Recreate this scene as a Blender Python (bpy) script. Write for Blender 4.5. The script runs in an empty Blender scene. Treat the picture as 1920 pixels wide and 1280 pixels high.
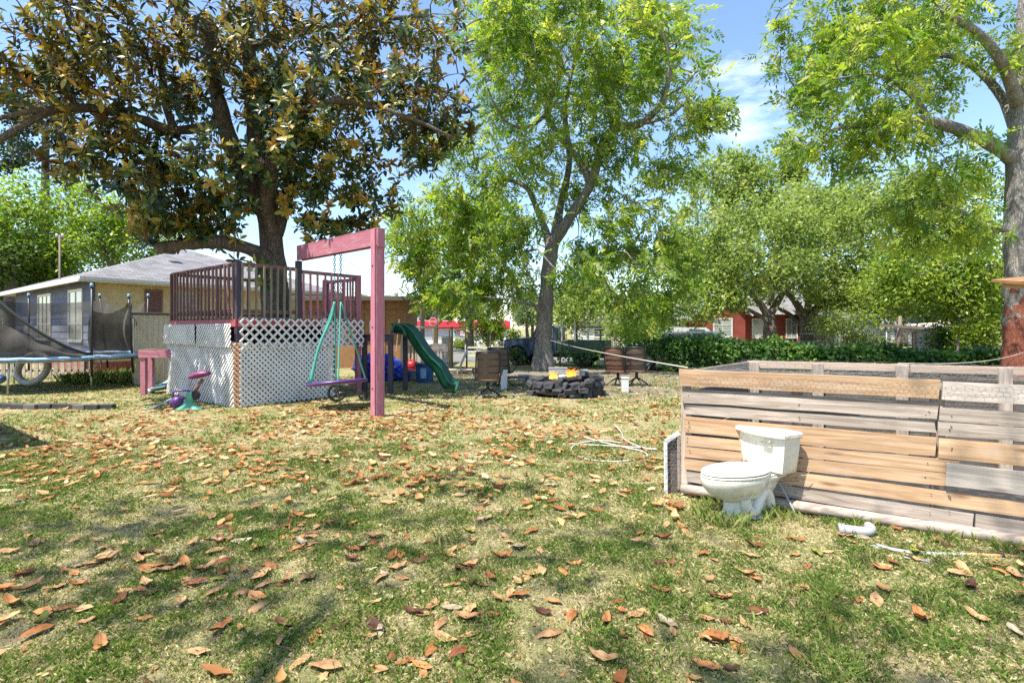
import bpy, math, random
import numpy as np
from mathutils import Vector, Matrix
R = math.radians
random.seed(7)
rng = np.random.default_rng(11)
SC = bpy.context.scene
COL = SC.collection

# ------------------------------------------------------------------ camera, sky, sun, exposure
CAMH, F, HZ = 1.58, 960.0, 615.0
cam = bpy.data.objects.new('camera', bpy.data.cameras.new('camera'))
COL.objects.link(cam)
cam.location = (0, 0, CAMH)
cam.rotation_euler = (R(90), 0, 0)
cam.data.sensor_width = 36
cam.data.lens = 18
cam.data.shift_y = -25 / 1920
cam.data.clip_start = 0.05
cam.data.clip_end = 3000
SC.camera = cam

SUN = Vector((-0.34, -0.29, 0.90)).normalized()          # towards the sun
elev = math.asin(SUN.z)
w = bpy.data.worlds.new('World'); SC.world = w; w.use_nodes = True
nt = w.node_tree; N = nt.nodes; L = nt.links
bg = N['Background']
sky = N.new('ShaderNodeTexSky'); sky.sky_type = 'NISHITA'; sky.sun_disc = False
sky.sun_elevation = elev
sky.sun_rotation = math.atan2(SUN.x, SUN.y)
sky.air_density = 1.15; sky.dust_density = 0.25; sky.ozone_density = 3.5
tc = N.new('ShaderNodeTexCoord')
mp = N.new('ShaderNodeMapping'); mp.inputs['Scale'].default_value = (1.6, 1.6, 5.0)
mp.inputs['Location'].default_value = (0.35, 0.2, 0.1)
no = N.new('ShaderNodeTexNoise'); no.inputs['Scale'].default_value = 1.5; no.inputs['Detail'].default_value = 9
no.inputs['Roughness'].default_value = 0.62
rp = N.new('ShaderNodeValToRGB'); rp.color_ramp.elements[0].position = 0.58; rp.color_ramp.elements[1].position = 0.88
mx = N.new('ShaderNodeMix'); mx.data_type = 'RGBA'
mx.inputs[7].default_value = (8.5, 8.8, 9.2, 1)
L.new(tc.outputs['Generated'], mp.inputs['Vector']); L.new(mp.outputs[0], no.inputs['Vector'])
L.new(no.outputs[0], rp.inputs[0]); L.new(rp.outputs[0], mx.inputs[0]); L.new(sky.outputs[0], mx.inputs[6])
L.new(mx.outputs[2], bg.inputs['Color'])
bg.inputs['Strength'].default_value = 0.13

sl = bpy.data.lights.new('sun', 'SUN'); so = bpy.data.objects.new('sun', sl); COL.objects.link(so)
sl.energy = 4.8; sl.angle = R(0.53); sl.color = (1, 0.95, 0.86)
so.rotation_euler = (-SUN).to_track_quat('-Z', 'Y').to_euler()
so.location = (-20, -20, 50)
SC.view_settings.view_transform = 'Standard'; SC.view_settings.look = 'None'
SC.view_settings.gamma = 1; SC.view_settings.exposure = 1.18
SC.render.engine = 'CYCLES'
SC.cycles.use_denoising = False
SC.cycles.use_adaptive_sampling = False
SC.cycles.max_bounces = 8; SC.cycles.transparent_max_bounces = 16
SC.cycles.diffuse_bounces = 4
SC.cycles.sample_clamp_indirect = 6

# ------------------------------------------------------------------ helpers
def P(px, py, d):                       # a point of the place, from bearing, elevation and distance
    return Vector(((px - 960) / F * d, d, CAMH - (py - HZ) / F * d))
def G(px, py):                          # a point of the ground
    d = F * CAMH / (py - HZ)
    return Vector(((px - 960) / F * d, d, 0))

def link(o, parent=None):
    COL.objects.link(o)
    if parent is not None: o.parent = parent
    return o
def tag(o, label, cat, group=None):
    o['label'] = label; o['category'] = cat
    if group: o['group'] = group
    return o
def thing(name, label, cat, loc=(0, 0, 0), rz=0.0, group=None):
    o = bpy.data.objects.new(name, None); o.empty_display_size = 0.1
    link(o); o.location = loc; o.rotation_euler = (0, 0, rz)
    return tag(o, label, cat, group)
def structure(o): o['kind'] = 'structure'; return o
def stuff(o): o['kind'] = 'stuff'; return o

def mesh(name, v, f, m, parent=None, smooth=False, loc=None):
    me = bpy.data.meshes.new(name)
    me.from_pydata([tuple(p) for p in v], [], f); me.update()
    if m is not None: me.materials.append(m)
    if smooth: me.polygons.foreach_set('use_smooth', [True] * len(me.polygons))
    o = link(bpy.data.objects.new(name, me), parent)
    if loc is not None: o.location = loc
    return o

def qmesh(name, V, Q, m, parent=None, smooth=False, attr=None):   # numpy quads
    me = bpy.data.meshes.new(name)
    V = np.ascontiguousarray(V, np.float32); Q = np.ascontiguousarray(Q, np.int32)
    me.vertices.add(len(V)); me.vertices.foreach_set('co', V.ravel())
    me.loops.add(Q.size); me.loops.foreach_set('vertex_index', Q.ravel())
    me.polygons.add(len(Q)); me.polygons.foreach_set('loop_start', np.arange(0, Q.size, 4, dtype=np.int32))
    me.polygons.foreach_set('loop_total', np.full(len(Q), 4, np.int32))
    if smooth: me.polygons.foreach_set('use_smooth', np.ones(len(Q), bool))
    if attr is not None:
        a = me.attributes.new('rnd', 'FLOAT', 'POINT'); a.data.foreach_set('value', np.ascontiguousarray(attr, np.float32))
    me.update(calc_edges=True)
    if m is not None: me.materials.append(m)
    return link(bpy.data.objects.new(name, me), parent)

def scatter(tv, tq, pos, rot, scl, rnd):       # copies of a quad template -> one array set
    n = len(pos); k = len(tv)
    V = np.einsum('nij,kj->nki', rot, tv) * scl[:, None, None] + pos[:, None, :]
    Q = tq[None] + (np.arange(n) * k)[:, None, None]
    return V.reshape(-1, 3), Q.reshape(-1, 4), np.repeat(rnd, k)

def basis(x, up):                              # rows of vectors -> rotation matrices with local X=x, Z~up
    x = x / np.linalg.norm(x, axis=1, keepdims=True)
    y = np.cross(up, x); y /= np.linalg.norm(y, axis=1, keepdims=True) + 1e-9
    z = np.cross(x, y)
    return np.stack([x, y, z], axis=2)

def cbox_data(lx, ly, lz, c=0.004):            # chamfered box centred at the origin, 44 triangles
    c = min(c, lx * .3, ly * .3, lz * .3); hx, hy, hz = lx / 2, ly / 2, lz / 2
    v = []; idx = {}
    for sx in (-1, 1):
        for sy in (-1, 1):
            for sz in (-1, 1):
                for ax in range(3):
                    p = [sx * (hx - c), sy * (hy - c), sz * (hz - c)]
                    p[ax] = (sx * hx, sy * hy, sz * hz)[ax]
                    idx[(sx, sy, sz, ax)] = len(v); v.append(p)
    f = []
    for ax in range(3):
        a, b = [i for i in range(3) if i != ax]
        for s in (-1, 1):
            q = []
            for (u, w_) in ((-1, -1), (1, -1), (1, 1), (-1, 1)):
                k = [0, 0, 0]; k[ax] = s; k[a] = u; k[b] = w_
                q.append(idx[(*k, ax)])
            if (s > 0) == (ax == 1): q.reverse()
            f.append(q)
        for u in (-1, 1):
            for w_ in (-1, 1):
                k0 = [0, 0, 0]; k0[a] = u; k0[b] = w_; k1 = list(k0); k0[ax] = -1; k1[ax] = 1
                f.append([idx[(*k0, a)], idx[(*k1, a)], idx[(*k1, b)], idx[(*k0, b)]])
    for sx in (-1, 1):
        for sy in (-1, 1):
            for sz in (-1, 1):
                f.append([idx[(sx, sy, sz, 0)], idx[(sx, sy, sz, 1)], idx[(sx, sy, sz, 2)]])
    return v, f
def fixn(o):
    import bmesh
    bm = bmesh.new(); bm.from_mesh(o.data); bmesh.ops.recalc_face_normals(bm, faces=bm.faces[:])
    bm.to_mesh(o.data); bm.free(); return o
def box(name, size, loc, m, parent=None, rot=(0, 0, 0), c=0.006):
    v, f = cbox_data(*size, c)
    o = fixn(mesh(name, v, f, m, parent)); o.location = loc; o.rotation_euler = rot
    return o
def bar(name, p0, p1, wd, th, m, parent=None, up=(0, 0, 1), c=0.004, roll=0.0):
    """a board from p0 to p1: wd along up, th across"""
    p0, p1 = Vector(p0), Vector(p1); x = p1 - p0; ln = x.length; x.normalize()
    u = Vector(up); 
    if abs(x.dot(u)) > .99: u = Vector((0, 1, 0))
    y = u.cross(x).normalized(); z = x.cross(y)
    v, f = cbox_data(ln, th, wd, c)
    o = fixn(mesh(name, v, f, m, parent))
    M = Matrix((x, y, z)).transposed().to_4x4(); M.translation = (p0 + p1) / 2
    o.matrix_local = M @ Matrix.Rotation(roll, 4, 'X')
    return o
def tube_arrays(pts, rad, seg=8):
    pts = np.array([tuple(p) for p in pts], float); n = len(pts)
    rad = np.full(n, rad) if np.isscalar(rad) else np.array(rad, float)
    t = np.gradient(pts, axis=0); t /= np.linalg.norm(t, axis=1, keepdims=True) + 1e-9
    ref = np.array([0, 0, 1.0]) if abs(t[0][2]) < .9 else np.array([1.0, 0, 0])
    V = []
    for i in range(n):
        a = ref - t[i] * ref.dot(t[i]); a /= np.linalg.norm(a) + 1e-9; b = np.cross(t[i], a); ref = a
        for k in range(seg):
            g = 2 * math.pi * k / seg
            V.append(pts[i] + rad[i] * (math.cos(g) * a + math.sin(g) * b))
    Q = []
    for i in range(n - 1):
        for k in range(seg):
            k2 = (k + 1) % seg
            Q.append((i * seg + k, i * seg + k2, (i + 1) * seg + k2, (i + 1) * seg + k))
    return V, Q
def tube(name, pts, rad, m, parent=None, seg=8, cap=True, closed=False):
    if closed: pts = list(pts) + [pts[0]]
    V, Q = tube_arrays(pts, rad, seg); n = len(pts)
    f = [list(q) for q in Q]
    if cap and not closed:
        f.append(list(range(seg))[::-1]); f.append([(n - 1) * seg + k for k in range(seg)])
    return mesh(name, V, f, m, parent, smooth=True)
def smoothpath(pts, n=6):
    pts = [Vector(p) for p in pts]; out = []
    for i in range(len(pts) - 1):
        p0 = pts[max(i - 1, 0)]; p1 = pts[i]; p2 = pts[i + 1]; p3 = pts[min(i + 2, len(pts) - 1)]
        for k in range(n):
            t = k / n
            out.append(.5 * ((2 * p1) + (p2 - p0) * t + (2 * p0 - 5 * p1 + 4 * p2 - p3) * t * t + (3 * p1 - p0 - 3 * p2 + p3) * t ** 3))
    out.append(pts[-1]); return out
def loft(name, rings, m, parent=None, cap0=True, cap1=True, smooth=True, closed=True):
    n = len(rings[0]); V = [p for r in rings for p in r]; f = []
    for i in range(len(rings) - 1):
        for k in range(n if closed else n - 1):
            k2 = (k + 1) % n
            f.append([i * n + k, i * n + k2, (i + 1) * n + k2, (i + 1) * n + k])
    if cap0: f.append(list(range(n))[::-1])
    if cap1: f.append([(len(rings) - 1) * n + k for k in range(n)])
    o = mesh(name, V, f, m, parent, smooth); fixn(o)
    return o
def crease(o, ang=35):
    me = o.data; me.polygons.foreach_set('use_smooth', [True] * len(me.polygons))
    md = o.modifiers.new('edge', 'EDGE_SPLIT'); md.split_angle = R(ang); return o
def prism(name, poly, y0, y1, m, parent=None):      # outline in xz pushed along y
    n = len(poly); v = [(x, y0, z) for x, z in poly] + [(x, y1, z) for x, z in poly]
    f = [list(range(n)), list(range(n, 2 * n))[::-1]] + [[i, (i + 1) % n, n + (i + 1) % n, n + i] for i in range(n)]
    return fixn(mesh(name, v, f, m, parent))
def lathe(name, prof, m, parent=None, seg=16, loc=(0, 0, 0), axis='Z', cap=True):
    rings = []
    for r, z in prof:
        ring = []
        for k in range(seg):
            a = 2 * math.pi * k / seg
            p = (r * math.cos(a), r * math.sin(a), z)
            if axis == 'Y': p = (p[0], p[2], p[1])
            ring.append(p)
        rings.append(ring)
    o = loft(name, rings, m, parent, cap, cap); o.location = loc; crease(o, 40); return o
def dup(root, loc, rz=None, label=None, **kw):
    r = root.copy(); COL.objects.link(r); r.location = loc
    if rz is not None: r.rotation_euler = (0, 0, rz)
    if label: r['label'] = label
    for k, v_ in kw.items(): r[k] = v_
    def rec(a, b):
        for ch in a.children:
            c = ch.copy(); COL.objects.link(c); c.parent = b; rec(ch, c)
    rec(root, r); return r

# ------------------------------------------------------------------ materials
def newmat(name):
    m = bpy.data.materials.new(name); m.use_nodes = True
    return m, m.node_tree.nodes, m.node_tree.links, m.node_tree.nodes['Principled BSDF']
def ramp(N, stops):
    r = N.new('ShaderNodeValToRGB'); e = r.color_ramp.elements
    while len(e) < len(stops): e.new(0.5)
    for i, (p, c) in enumerate(stops): e[i].position = p; e[i].color = (*c, 1)
    return r
def paint(name, c, rough=.6, var=.18, scale=6, bump=.15, metal=0, c2=None, coat=0, dirt=None, dirt_amt=.5, bscale=None):
    m, N, L, b = newmat(name)
    t = N.new('ShaderNodeTexCoord'); oi = N.new('ShaderNodeObjectInfo')
    ad = N.new('ShaderNodeVectorMath'); ad.operation = 'ADD'
    sc = N.new('ShaderNodeMath'); sc.operation = 'MULTIPLY'; sc.inputs[1].default_value = 17.3
    L.new(oi.outputs['Random'], sc.inputs[0]); L.new(t.outputs['Object'], ad.inputs[0]); L.new(sc.outputs[0], ad.inputs[1])
    n = N.new('ShaderNodeTexNoise'); n.inputs['Scale'].default_value = scale; n.inputs['Detail'].default_value = 8; n.inputs['Roughness'].default_value = .65
    L.new(ad.outputs[0], n.inputs['Vector'])
    lo = c2 if c2 else tuple(x * (1 - var) for x in c)
    hi = tuple(min(1, x * (1 + var * .6)) for x in c)
    r = ramp(N, [(.32, lo), (.66, hi)]); L.new(n.outputs[0], r.inputs[0])
    last = r.outputs[0]
    if dirt:
        n2 = N.new('ShaderNodeTexNoise'); n2.inputs['Scale'].default_value = scale * .45; n2.inputs['Detail'].default_value = 10; n2.inputs['Roughness'].default_value = .75
        L.new(ad.outputs[0], n2.inputs['Vector'])
        r2 = ramp(N, [(.5, (0, 0, 0)), (.72, (dirt_amt,) * 3)]); L.new(n2.outputs[0], r2.inputs[0])
        x = N.new('ShaderNodeMix'); x.data_type = 'RGBA'; x.inputs[7].default_value = (*dirt, 1)
        L.new(r2.outputs[0], x.inputs[0]); L.new(last, x.inputs[6]); last = x.outputs[2]
    L.new(last, b.inputs['Base Color'])
    b.inputs['Roughness'].default_value = rough; b.inputs['Metallic'].default_value = metal
    b.inputs['Coat Weight'].default_value = coat
    if bump:
        n3 = N.new('ShaderNodeTexNoise'); n3.inputs['Scale'].default_value = bscale or scale * 6; n3.inputs['Detail'].default_value = 6
        L.new(t.outputs['Object'], n3.inputs['Vector'])
        bp = N.new('ShaderNodeBump'); bp.inputs['Strength'].default_value = bump; bp.inputs['Distance'].default_value = .01
        L.new(n3.outputs[0], bp.inputs['Height']); L.new(bp.outputs[0], b.inputs['Normal'])
    return m
def wood(name, dark, light, rough=.8, wear=None, wear_amt=.6, knots=True, grain=(1.3, 22, 30)):
    m, N, L, b = newmat(name)
    t = N.new('ShaderNodeTexCoord'); oi = N.new('ShaderNodeObjectInfo')
    sc = N.new('ShaderNodeMath'); sc.operation = 'MULTIPLY'; sc.inputs[1].default_value = 37.0
    ad = N.new('ShaderNodeVectorMath'); ad.operation = 'ADD'
    L.new(oi.outputs['Random'], sc.inputs[0]); L.new(t.outputs['Object'], ad.inputs[0]); L.new(sc.outputs[0], ad.inputs[1])
    mp = N.new('ShaderNodeMapping'); mp.inputs['Scale'].default_value = grain; L.new(ad.outputs[0], mp.inputs[0])
    n = N.new('ShaderNodeTexNoise'); n.inputs['Scale'].default_value = 1.6; n.inputs['Detail'].default_value = 9; n.inputs['Roughness'].default_value = .6; n.inputs['Distortion'].default_value = .9
    L.new(mp.outputs[0], n.inputs['Vector'])
    r = ramp(N, [(.3, dark), (.5, tuple((a + c) / 2 for a, c in zip(dark, light))), (.68, light)]); L.new(n.outputs[0], r.inputs[0])
    last = r.outputs[0]
    # board-to-board tone
    tone = N.new('ShaderNodeMapRange'); tone.inputs[3].default_value = .82; tone.inputs[4].default_value = 1.14
    L.new(oi.outputs['Random'], tone.inputs[0])
    hs = N.new('ShaderNodeHueSaturation'); L.new(tone.outputs[0], hs.inputs['Value']); L.new(last, hs.inputs['Color']); last = hs.outputs[0]
    if knots:
        mk = N.new('ShaderNodeMapping'); mk.inputs['Scale'].default_value = (1.7, 7, 7); L.new(ad.outputs[0], mk.inputs[0])
        vo = N.new('ShaderNodeTexVoronoi'); vo.inputs['Scale'].default_value = 1.0; L.new(mk.outputs[0], vo.inputs['Vector'])
        rk = ramp(N, [(.06, (.75,) * 3), (.17, (0, 0, 0))]); L.new(vo.outputs[0], rk.inputs[0])
        x = N.new('ShaderNodeMix'); x.data_type = 'RGBA'; x.inputs[7].default_value = (dark[0] * .45, dark[1] * .33, dark[2] * .28, 1)
        L.new(rk.outputs[0], x.inputs[0]); L.new(last, x.inputs[6]); last = x.outputs[2]
    if wear:
        n2 = N.new('ShaderNodeTexNoise'); n2.inputs['Scale'].default_value = 3; n2.inputs['Detail'].default_value = 10; n2.inputs['Roughness'].default_value = .72
        mw = N.new('ShaderNodeMapping'); mw.inputs['Scale'].default_value = (1, 4, 4); L.new(ad.outputs[0], mw.inputs[0]); L.new(mw.outputs[0], n2.inputs['Vector'])
        r2 = ramp(N, [(.52, (0, 0, 0)), (.7, (wear_amt,) * 3)]); L.new(n2.outputs[0], r2.inputs[0])
        x = N.new('ShaderNodeMix'); x.data_type = 'RGBA'; x.inputs[7].default_value = (*wear, 1)
        L.new(r2.outputs[0], x.inputs[0]); L.new(last, x.inputs[6]); last = x.outputs[2]
    L.new(last, b.inputs['Base Color']); b.inputs['Roughness'].default_value = rough
    bp = N.new('ShaderNodeBump'); bp.inputs['Strength'].default_value = .35; bp.inputs['Distance'].default_value = .006
    L.new(n.outputs[0], bp.inputs['Height']); L.new(bp.outputs[0], b.inputs['Normal'])
    return m
def leafmat(name, stops, trans=.35, under=None, rough=.45, spec=.4, tcol=None):
    m, N, L, b = newmat(name)
    a = N.new('ShaderNodeAttribute'); a.attribute_name = 'rnd'
    r = ramp(N, stops); L.new(a.outputs['Fac'], r.inputs[0]); last = r.outputs[0]
    if under:
        g = N.new('ShaderNodeNewGeometry'); ru = ramp(N, under); L.new(a.outputs['Fac'], ru.inputs[0])
        x = N.new('ShaderNodeMix'); x.data_type = 'RGBA'
        L.new(g.outputs['Backfacing'], x.inputs[0]); L.new(last, x.inputs[6]); L.new(ru.outputs[0], x.inputs[7]); last = x.outputs[2]
    L.new(last, b.inputs['Base Color']); b.inputs['Roughness'].default_value = rough; b.inputs['Specular IOR Level'].default_value = spec
    if trans:
        t = N.new('ShaderNodeBsdfTranslucent')
        hs = N.new('ShaderNodeHueSaturation'); hs.inputs['Value'].default_value = 1.7; hs.inputs['Saturation'].default_value = 1.1
        L.new(last, hs.inputs['Color']); L.new(hs.outputs[0], t.inputs[0])
        s = N.new('ShaderNodeMixShader'); s.inputs[0].default_value = trans
        L.new(b.outputs[0], s.inputs[1]); L.new(t.outputs[0], s.inputs[2]); L.new(s.outputs[0], N['Material Output'].inputs[0])
    return m
def bark(name, dark, light, scale=5, red=None):
    m, N, L, b = newmat(name)
    t = N.new('ShaderNodeTexCoord'); mp = N.new('ShaderNodeMapping'); mp.inputs['Scale'].default_value = (1, 1, .22); L.new(t.outputs['Object'], mp.inputs[0])
    v = N.new('ShaderNodeTexVoronoi'); v.feature = 'DISTANCE_TO_EDGE'; v.inputs['Scale'].default_value = scale * 4.5
    n = N.new('ShaderNodeTexNoise'); n.inputs['Scale'].default_value = scale; n.inputs['Detail'].default_value = 10; n.inputs['Roughness'].default_value = .7
    L.new(mp.outputs[0], v.inputs['Vector']); L.new(mp.outputs[0], n.inputs['Vector'])
    r = ramp(N, [(.3, dark), (.62, light)]); L.new(n.outputs[0], r.inputs[0])
    dn = N.new('ShaderNodeTexNoise'); dn.inputs['Scale'].default_value = scale * 1.5; dn.inputs['Detail'].default_value = 6; L.new(mp.outputs[0], dn.inputs['Vector'])
    dm = N.new('ShaderNodeMix'); dm.data_type = 'RGBA'; dm.inputs[0].default_value = .45; L.new(mp.outputs[0], dm.inputs[6]); L.new(dn.outputs['Color'], dm.inputs[7]); L.new(dm.outputs[2], v.inputs['Vector'])
    r2 = ramp(N, [(0, (.45,) * 3), (.22, (1,) * 3)]); L.new(v.outputs[0], r2.inputs[0])
    x = N.new('ShaderNodeMix'); x.data_type = 'RGBA'; x.blend_type = 'MULTIPLY'; x.inputs[0].default_value = .8
    L.new(r.outputs[0], x.inputs[6]); L.new(r2.outputs[0], x.inputs[7]); last = x.outputs[2]
    if red:                                   # bark stripped to red wood low on the trunk, ragged upper edge
        sp = N.new('ShaderNodeSeparateXYZ'); L.new(t.outputs['Object'], sp.inputs[0])
        n3 = N.new('ShaderNodeTexNoise'); n3.inputs['Scale'].default_value = 2.2; n3.inputs['Detail'].default_value = 5; L.new(t.outputs['Object'], n3.inputs['Vector'])
        ma = N.new('ShaderNodeMath'); ma.operation = 'MULTIPLY_ADD'; ma.inputs[1].default_value = 5.0; L.new(n3.outputs[0], ma.inputs[0]); 
        inv = N.new('ShaderNodeMath'); inv.operation = 'MULTIPLY'; inv.inputs[1].default_value = -1; L.new(sp.outputs[2], inv.inputs[0]); L.new(inv.outputs[0], ma.inputs[2])
        rr = ramp(N, [(.45, (0, 0, 0)), (.6, (.9,) * 3)]); L.new(ma.outputs[0], rr.inputs[0])
        x2 = N.new('ShaderNodeMix'); x2.data_type = 'RGBA'; x2.inputs[7].default_value = (*red, 1)
        L.new(rr.outputs[0], x2.inputs[0]); L.new(last, x2.inputs[6]); last = x2.outputs[2]
    L.new(last, b.inputs['Base Color']); b.inputs['Roughness'].default_value = .95
    bp = N.new('ShaderNodeBump'); bp.inputs['Strength'].default_value = .9; bp.inputs['Distance'].default_value = .03
    L.new(r2.outputs[0], bp.inputs['Height']); L.new(bp.outputs[0], b.inputs['Normal'])
    return m
def glassmat(name, c, rough=.05):
    m, N, L, b = newmat(name); b.inputs['Base Color'].default_value = (*c, 1); b.inputs['Roughness'].default_value = rough
    b.inputs['Specular IOR Level'].default_value = .8; b.inputs['Coat Weight'].default_value = .4; return m

M = {}
M['fresh'] = wood('fresh_pine', (.31, .17, .085), (.58, .385, .225), wear=(.44, .36, .28), wear_amt=.6, grain=(1.0, 13, 16))
M['grey'] = wood('weathered_grey_wood', (.20, .15, .115), (.48, .40, .33), wear=(.15, .105, .08), wear_amt=.65, grain=(1.0, 13, 16))
M['pale'] = wood('pale_grey_wood', (.30, .25, .21), (.47, .41, .35), wear=(.27, .21, .165), wear_amt=.45, grain=(1.0, 13, 16))
M['pinkish'] = wood('pinkish_old_wood', (.34, .23, .16), (.52, .40, .30), wear=(.4, .36, .3), wear_amt=.5)
M['pink'] = wood('pink_painted_wood', (.30, .09, .125), (.43, .16, .20), rough=.65, wear=(.52, .31, .33), wear_amt=.6, knots=False)
M['red'] = wood('red_painted_wood', (.38, .06, .07), (.50, .10, .11), rough=.6, wear=(.45, .2, .18), wear_amt=.4, knots=False)
M['mauve'] = wood('dull_mauve_wood', (.14, .062, .058), (.25, .135, .115), wear=(.26, .2, .16), wear_amt=.6, knots=False)
M['purple'] = wood('dark_purple_wood', (.030, .022, .038), (.065, .045, .07), rough=.65, wear=(.12, .08, .08), wear_amt=.3, knots=False)
M['olive'] = wood('weathered_olive_wood', (.13, .105, .07), (.27, .23, .17), wear=(.16, .09, .08), wear_amt=.5, knots=False)
M['orangewood'] = wood('orange_lumber', (.40, .22, .07), (.55, .34, .14))
M['ply'] = wood('brown_plywood', (.20, .095, .035), (.34, .18, .075), wear=(.14, .07, .04), wear_amt=.5, grain=(8, 1.2, 8))
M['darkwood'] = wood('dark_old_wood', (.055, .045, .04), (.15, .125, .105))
M['lattice'] = paint('white_lattice', (.66, .65, .63), .6, .12, 3, .1, dirt=(.42, .34, .26), dirt_amt=.45)
M['orangelat'] = paint('rust_stained_lattice', (.62, .36, .22), .7, .2, 5, .1)
M['porcelain'] = paint('aged_porcelain', (.68, .65, .55), .2, .08, 11, 0, coat=.3, dirt=(.40, .32, .15), dirt_amt=.75)
M['lid'] = paint('peeling_white_plastic', (.68, .64, .56), .45, .10, 22, .2, dirt=(.25, .22, .17), dirt_amt=.85)
M['white'] = paint('white_paint', (.60, .59, .56), .55, .08, 5, .05, dirt=(.5, .47, .42), dirt_amt=.4)
M['cream'] = paint('cream_panel', (.60, .54, .42), .7, .15, 2, .1, dirt=(.33, .27, .2), dirt_amt=.5)
M['tan'] = paint('tan_siding', (.54, .43, .245), .75, .15, 3, .1, dirt=(.42, .33, .2), dirt_amt=.4)
M['blue'] = paint('slate_blue_siding', (.055, .07, .14), .7, .25, 2, .1, dirt=(.25, .26, .3), dirt_amt=.4)
M['paleblue'] = paint('faded_lavender_siding', (.34, .35, .43), .7, .25, 2, .1, dirt=(.12, .13, .2), dirt_amt=.6)
M['soffit'] = paint('ochre_soffit', (.55, .38, .16), .8, .15, 2, .05)
M['shingle'] = None
M['brick'] = paint('red_brick', (.30, .085, .055), .9, .3, 9, .3, dirt=(.22, .15, .12), dirt_amt=.4)
M['brickred'] = paint('house_brick', (.24, .05, .035), .9, .25, 1.2, .2, bscale=9)
M['mortar'] = paint('mortar', (.33, .28, .24), .95, .2, 6, .2)
M['green'] = paint('green_slide_plastic', (.007, .075, .040), .38, .2, 2, .05, dirt=(.06, .15, .1), dirt_amt=.3)
M['teal'] = paint('pale_teal_plastic', (.25, .40, .40), .5, .15, 4, .05)
M['toygreen'] = paint('toy_green_plastic', (.10, .34, .22), .5, .2, 6, .05)
M['violet'] = paint('violet_plastic', (.085, .025, .15), .4, .2, 5, .05)
M['violetmagenta'] = paint('faded_magenta_plastic', (.17, .02, .10), .45, .2, 5, .05)
M['rope'] = paint('green_rope', (.06, .30, .24), .8, .2, 40, .3)
M['chain'] = paint('chain_steel', (.10, .095, .09), .5, .2, 20, .1, metal=.8)
M['black'] = paint('black_metal', (.018, .017, .018), .45, .3, 8, .1)
M['steel'] = paint('galvanised_steel', (.36, .36, .35), .45, .2, 10, .1, metal=.7)
M['padblue'] = paint('faded_blue_pad', (.25, .42, .66), .6, .35, 3, .1, dirt=(.7, .72, .74), dirt_amt=.7)
M['mat'] = paint('black_mat', (.03, .03, .03), .8, .2, 6, .1)
M['sling'] = paint('brown_sling_fabric', (.125, .085, .058), .85, .12, 30, .2, dirt=(.18, .13, .09), dirt_amt=.4)
M['slingred'] = paint('russet_sling_fabric', (.17, .08, .045), .85, .12, 30, .2, dirt=(.30, .2, .12), dirt_amt=.4)
M['stone'] = paint('charred_stone', (.040, .040, .044), .9, .4, 5, .6, dirt=(.13, .125, .12), dirt_amt=.6)
M['ash'] = paint('ash', (.13, .12, .115), .95, .3, 8, .5)
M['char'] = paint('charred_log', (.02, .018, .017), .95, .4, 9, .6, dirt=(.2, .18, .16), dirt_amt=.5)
M['tarp'] = paint('blue_tarp', (.012, .04, .34), .35, .25, 3, .1, dirt=(.10, .2, .5), dirt_amt=.4)
M['redplastic'] = paint('red_plastic', (.50, .02, .02), .4, .15, 5, .05)
M['blueplastic'] = paint('dark_blue_plastic', (.02, .07, .17), .4, .2, 4, .05)
M['bluelabel'] = paint('pale_blue_plastic', (.18, .36, .52), .4, .15, 4, .05)
M['truck'] = paint('dark_blue_truck_paint', (.03, .055, .11), .3, .3, 2, .03, coat=.4, dirt=(.05, .05, .05), dirt_amt=.4)
M['truckgreen'] = paint('dark_green_truck_paint', (.035, .08, .045), .4, .3, 2, .03, dirt=(.05, .05, .04), dirt_amt=.4)
M['silver'] = paint('silver_car_paint', (.42, .47, .50), .3, .05, 2, .0, coat=.5)
M['tyre'] = paint('tyre_rubber', (.02, .02, .02), .85, .2, 8, .2)
M['rim'] = paint('wheel_alloy', (.45, .45, .46), .35, .1, 6, .0, metal=.8)
M['glass'] = glassmat('dark_window_glass', (.045, .055, .065))
M['glassgrey'] = glassmat('bright_window_glass', (.30, .32, .33), .12)
M['red_sign'] = paint('red_sign', (.55, .015, .02), .4, .05, 3, 0)
M['storered'] = paint('red_fascia', (.55, .025, .05), .5, .1, 1, 0)
M['storewhite'] = paint('white_block_wall', (.66, .65, .63), .8, .08, 1, 0)
M['pole'] = wood('utility_pole_wood', (.10, .075, .055), (.22, .17, .13), knots=False)
M['wire'] = paint('wire_black', (.03, .03, .03), .6, .1, 5, 0)
M['hexwire'] = paint('galvanised_hex_wire', (.22, .20, .185), .6, .25, 8, 0)
M['hosew'] = paint('pale_hose', (.50, .47, .40), .5, .12, 8, .05)
M['ropew'] = paint('pale_rope', (.50, .46, .40), .9, .12, 20, .1)
M['pvc'] = paint('grey_white_pvc', (.32, .33, .335), .45, .12, 8, .05, dirt=(.36, .33, .28), dirt_amt=.4)
M['shingle'] = None
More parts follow.
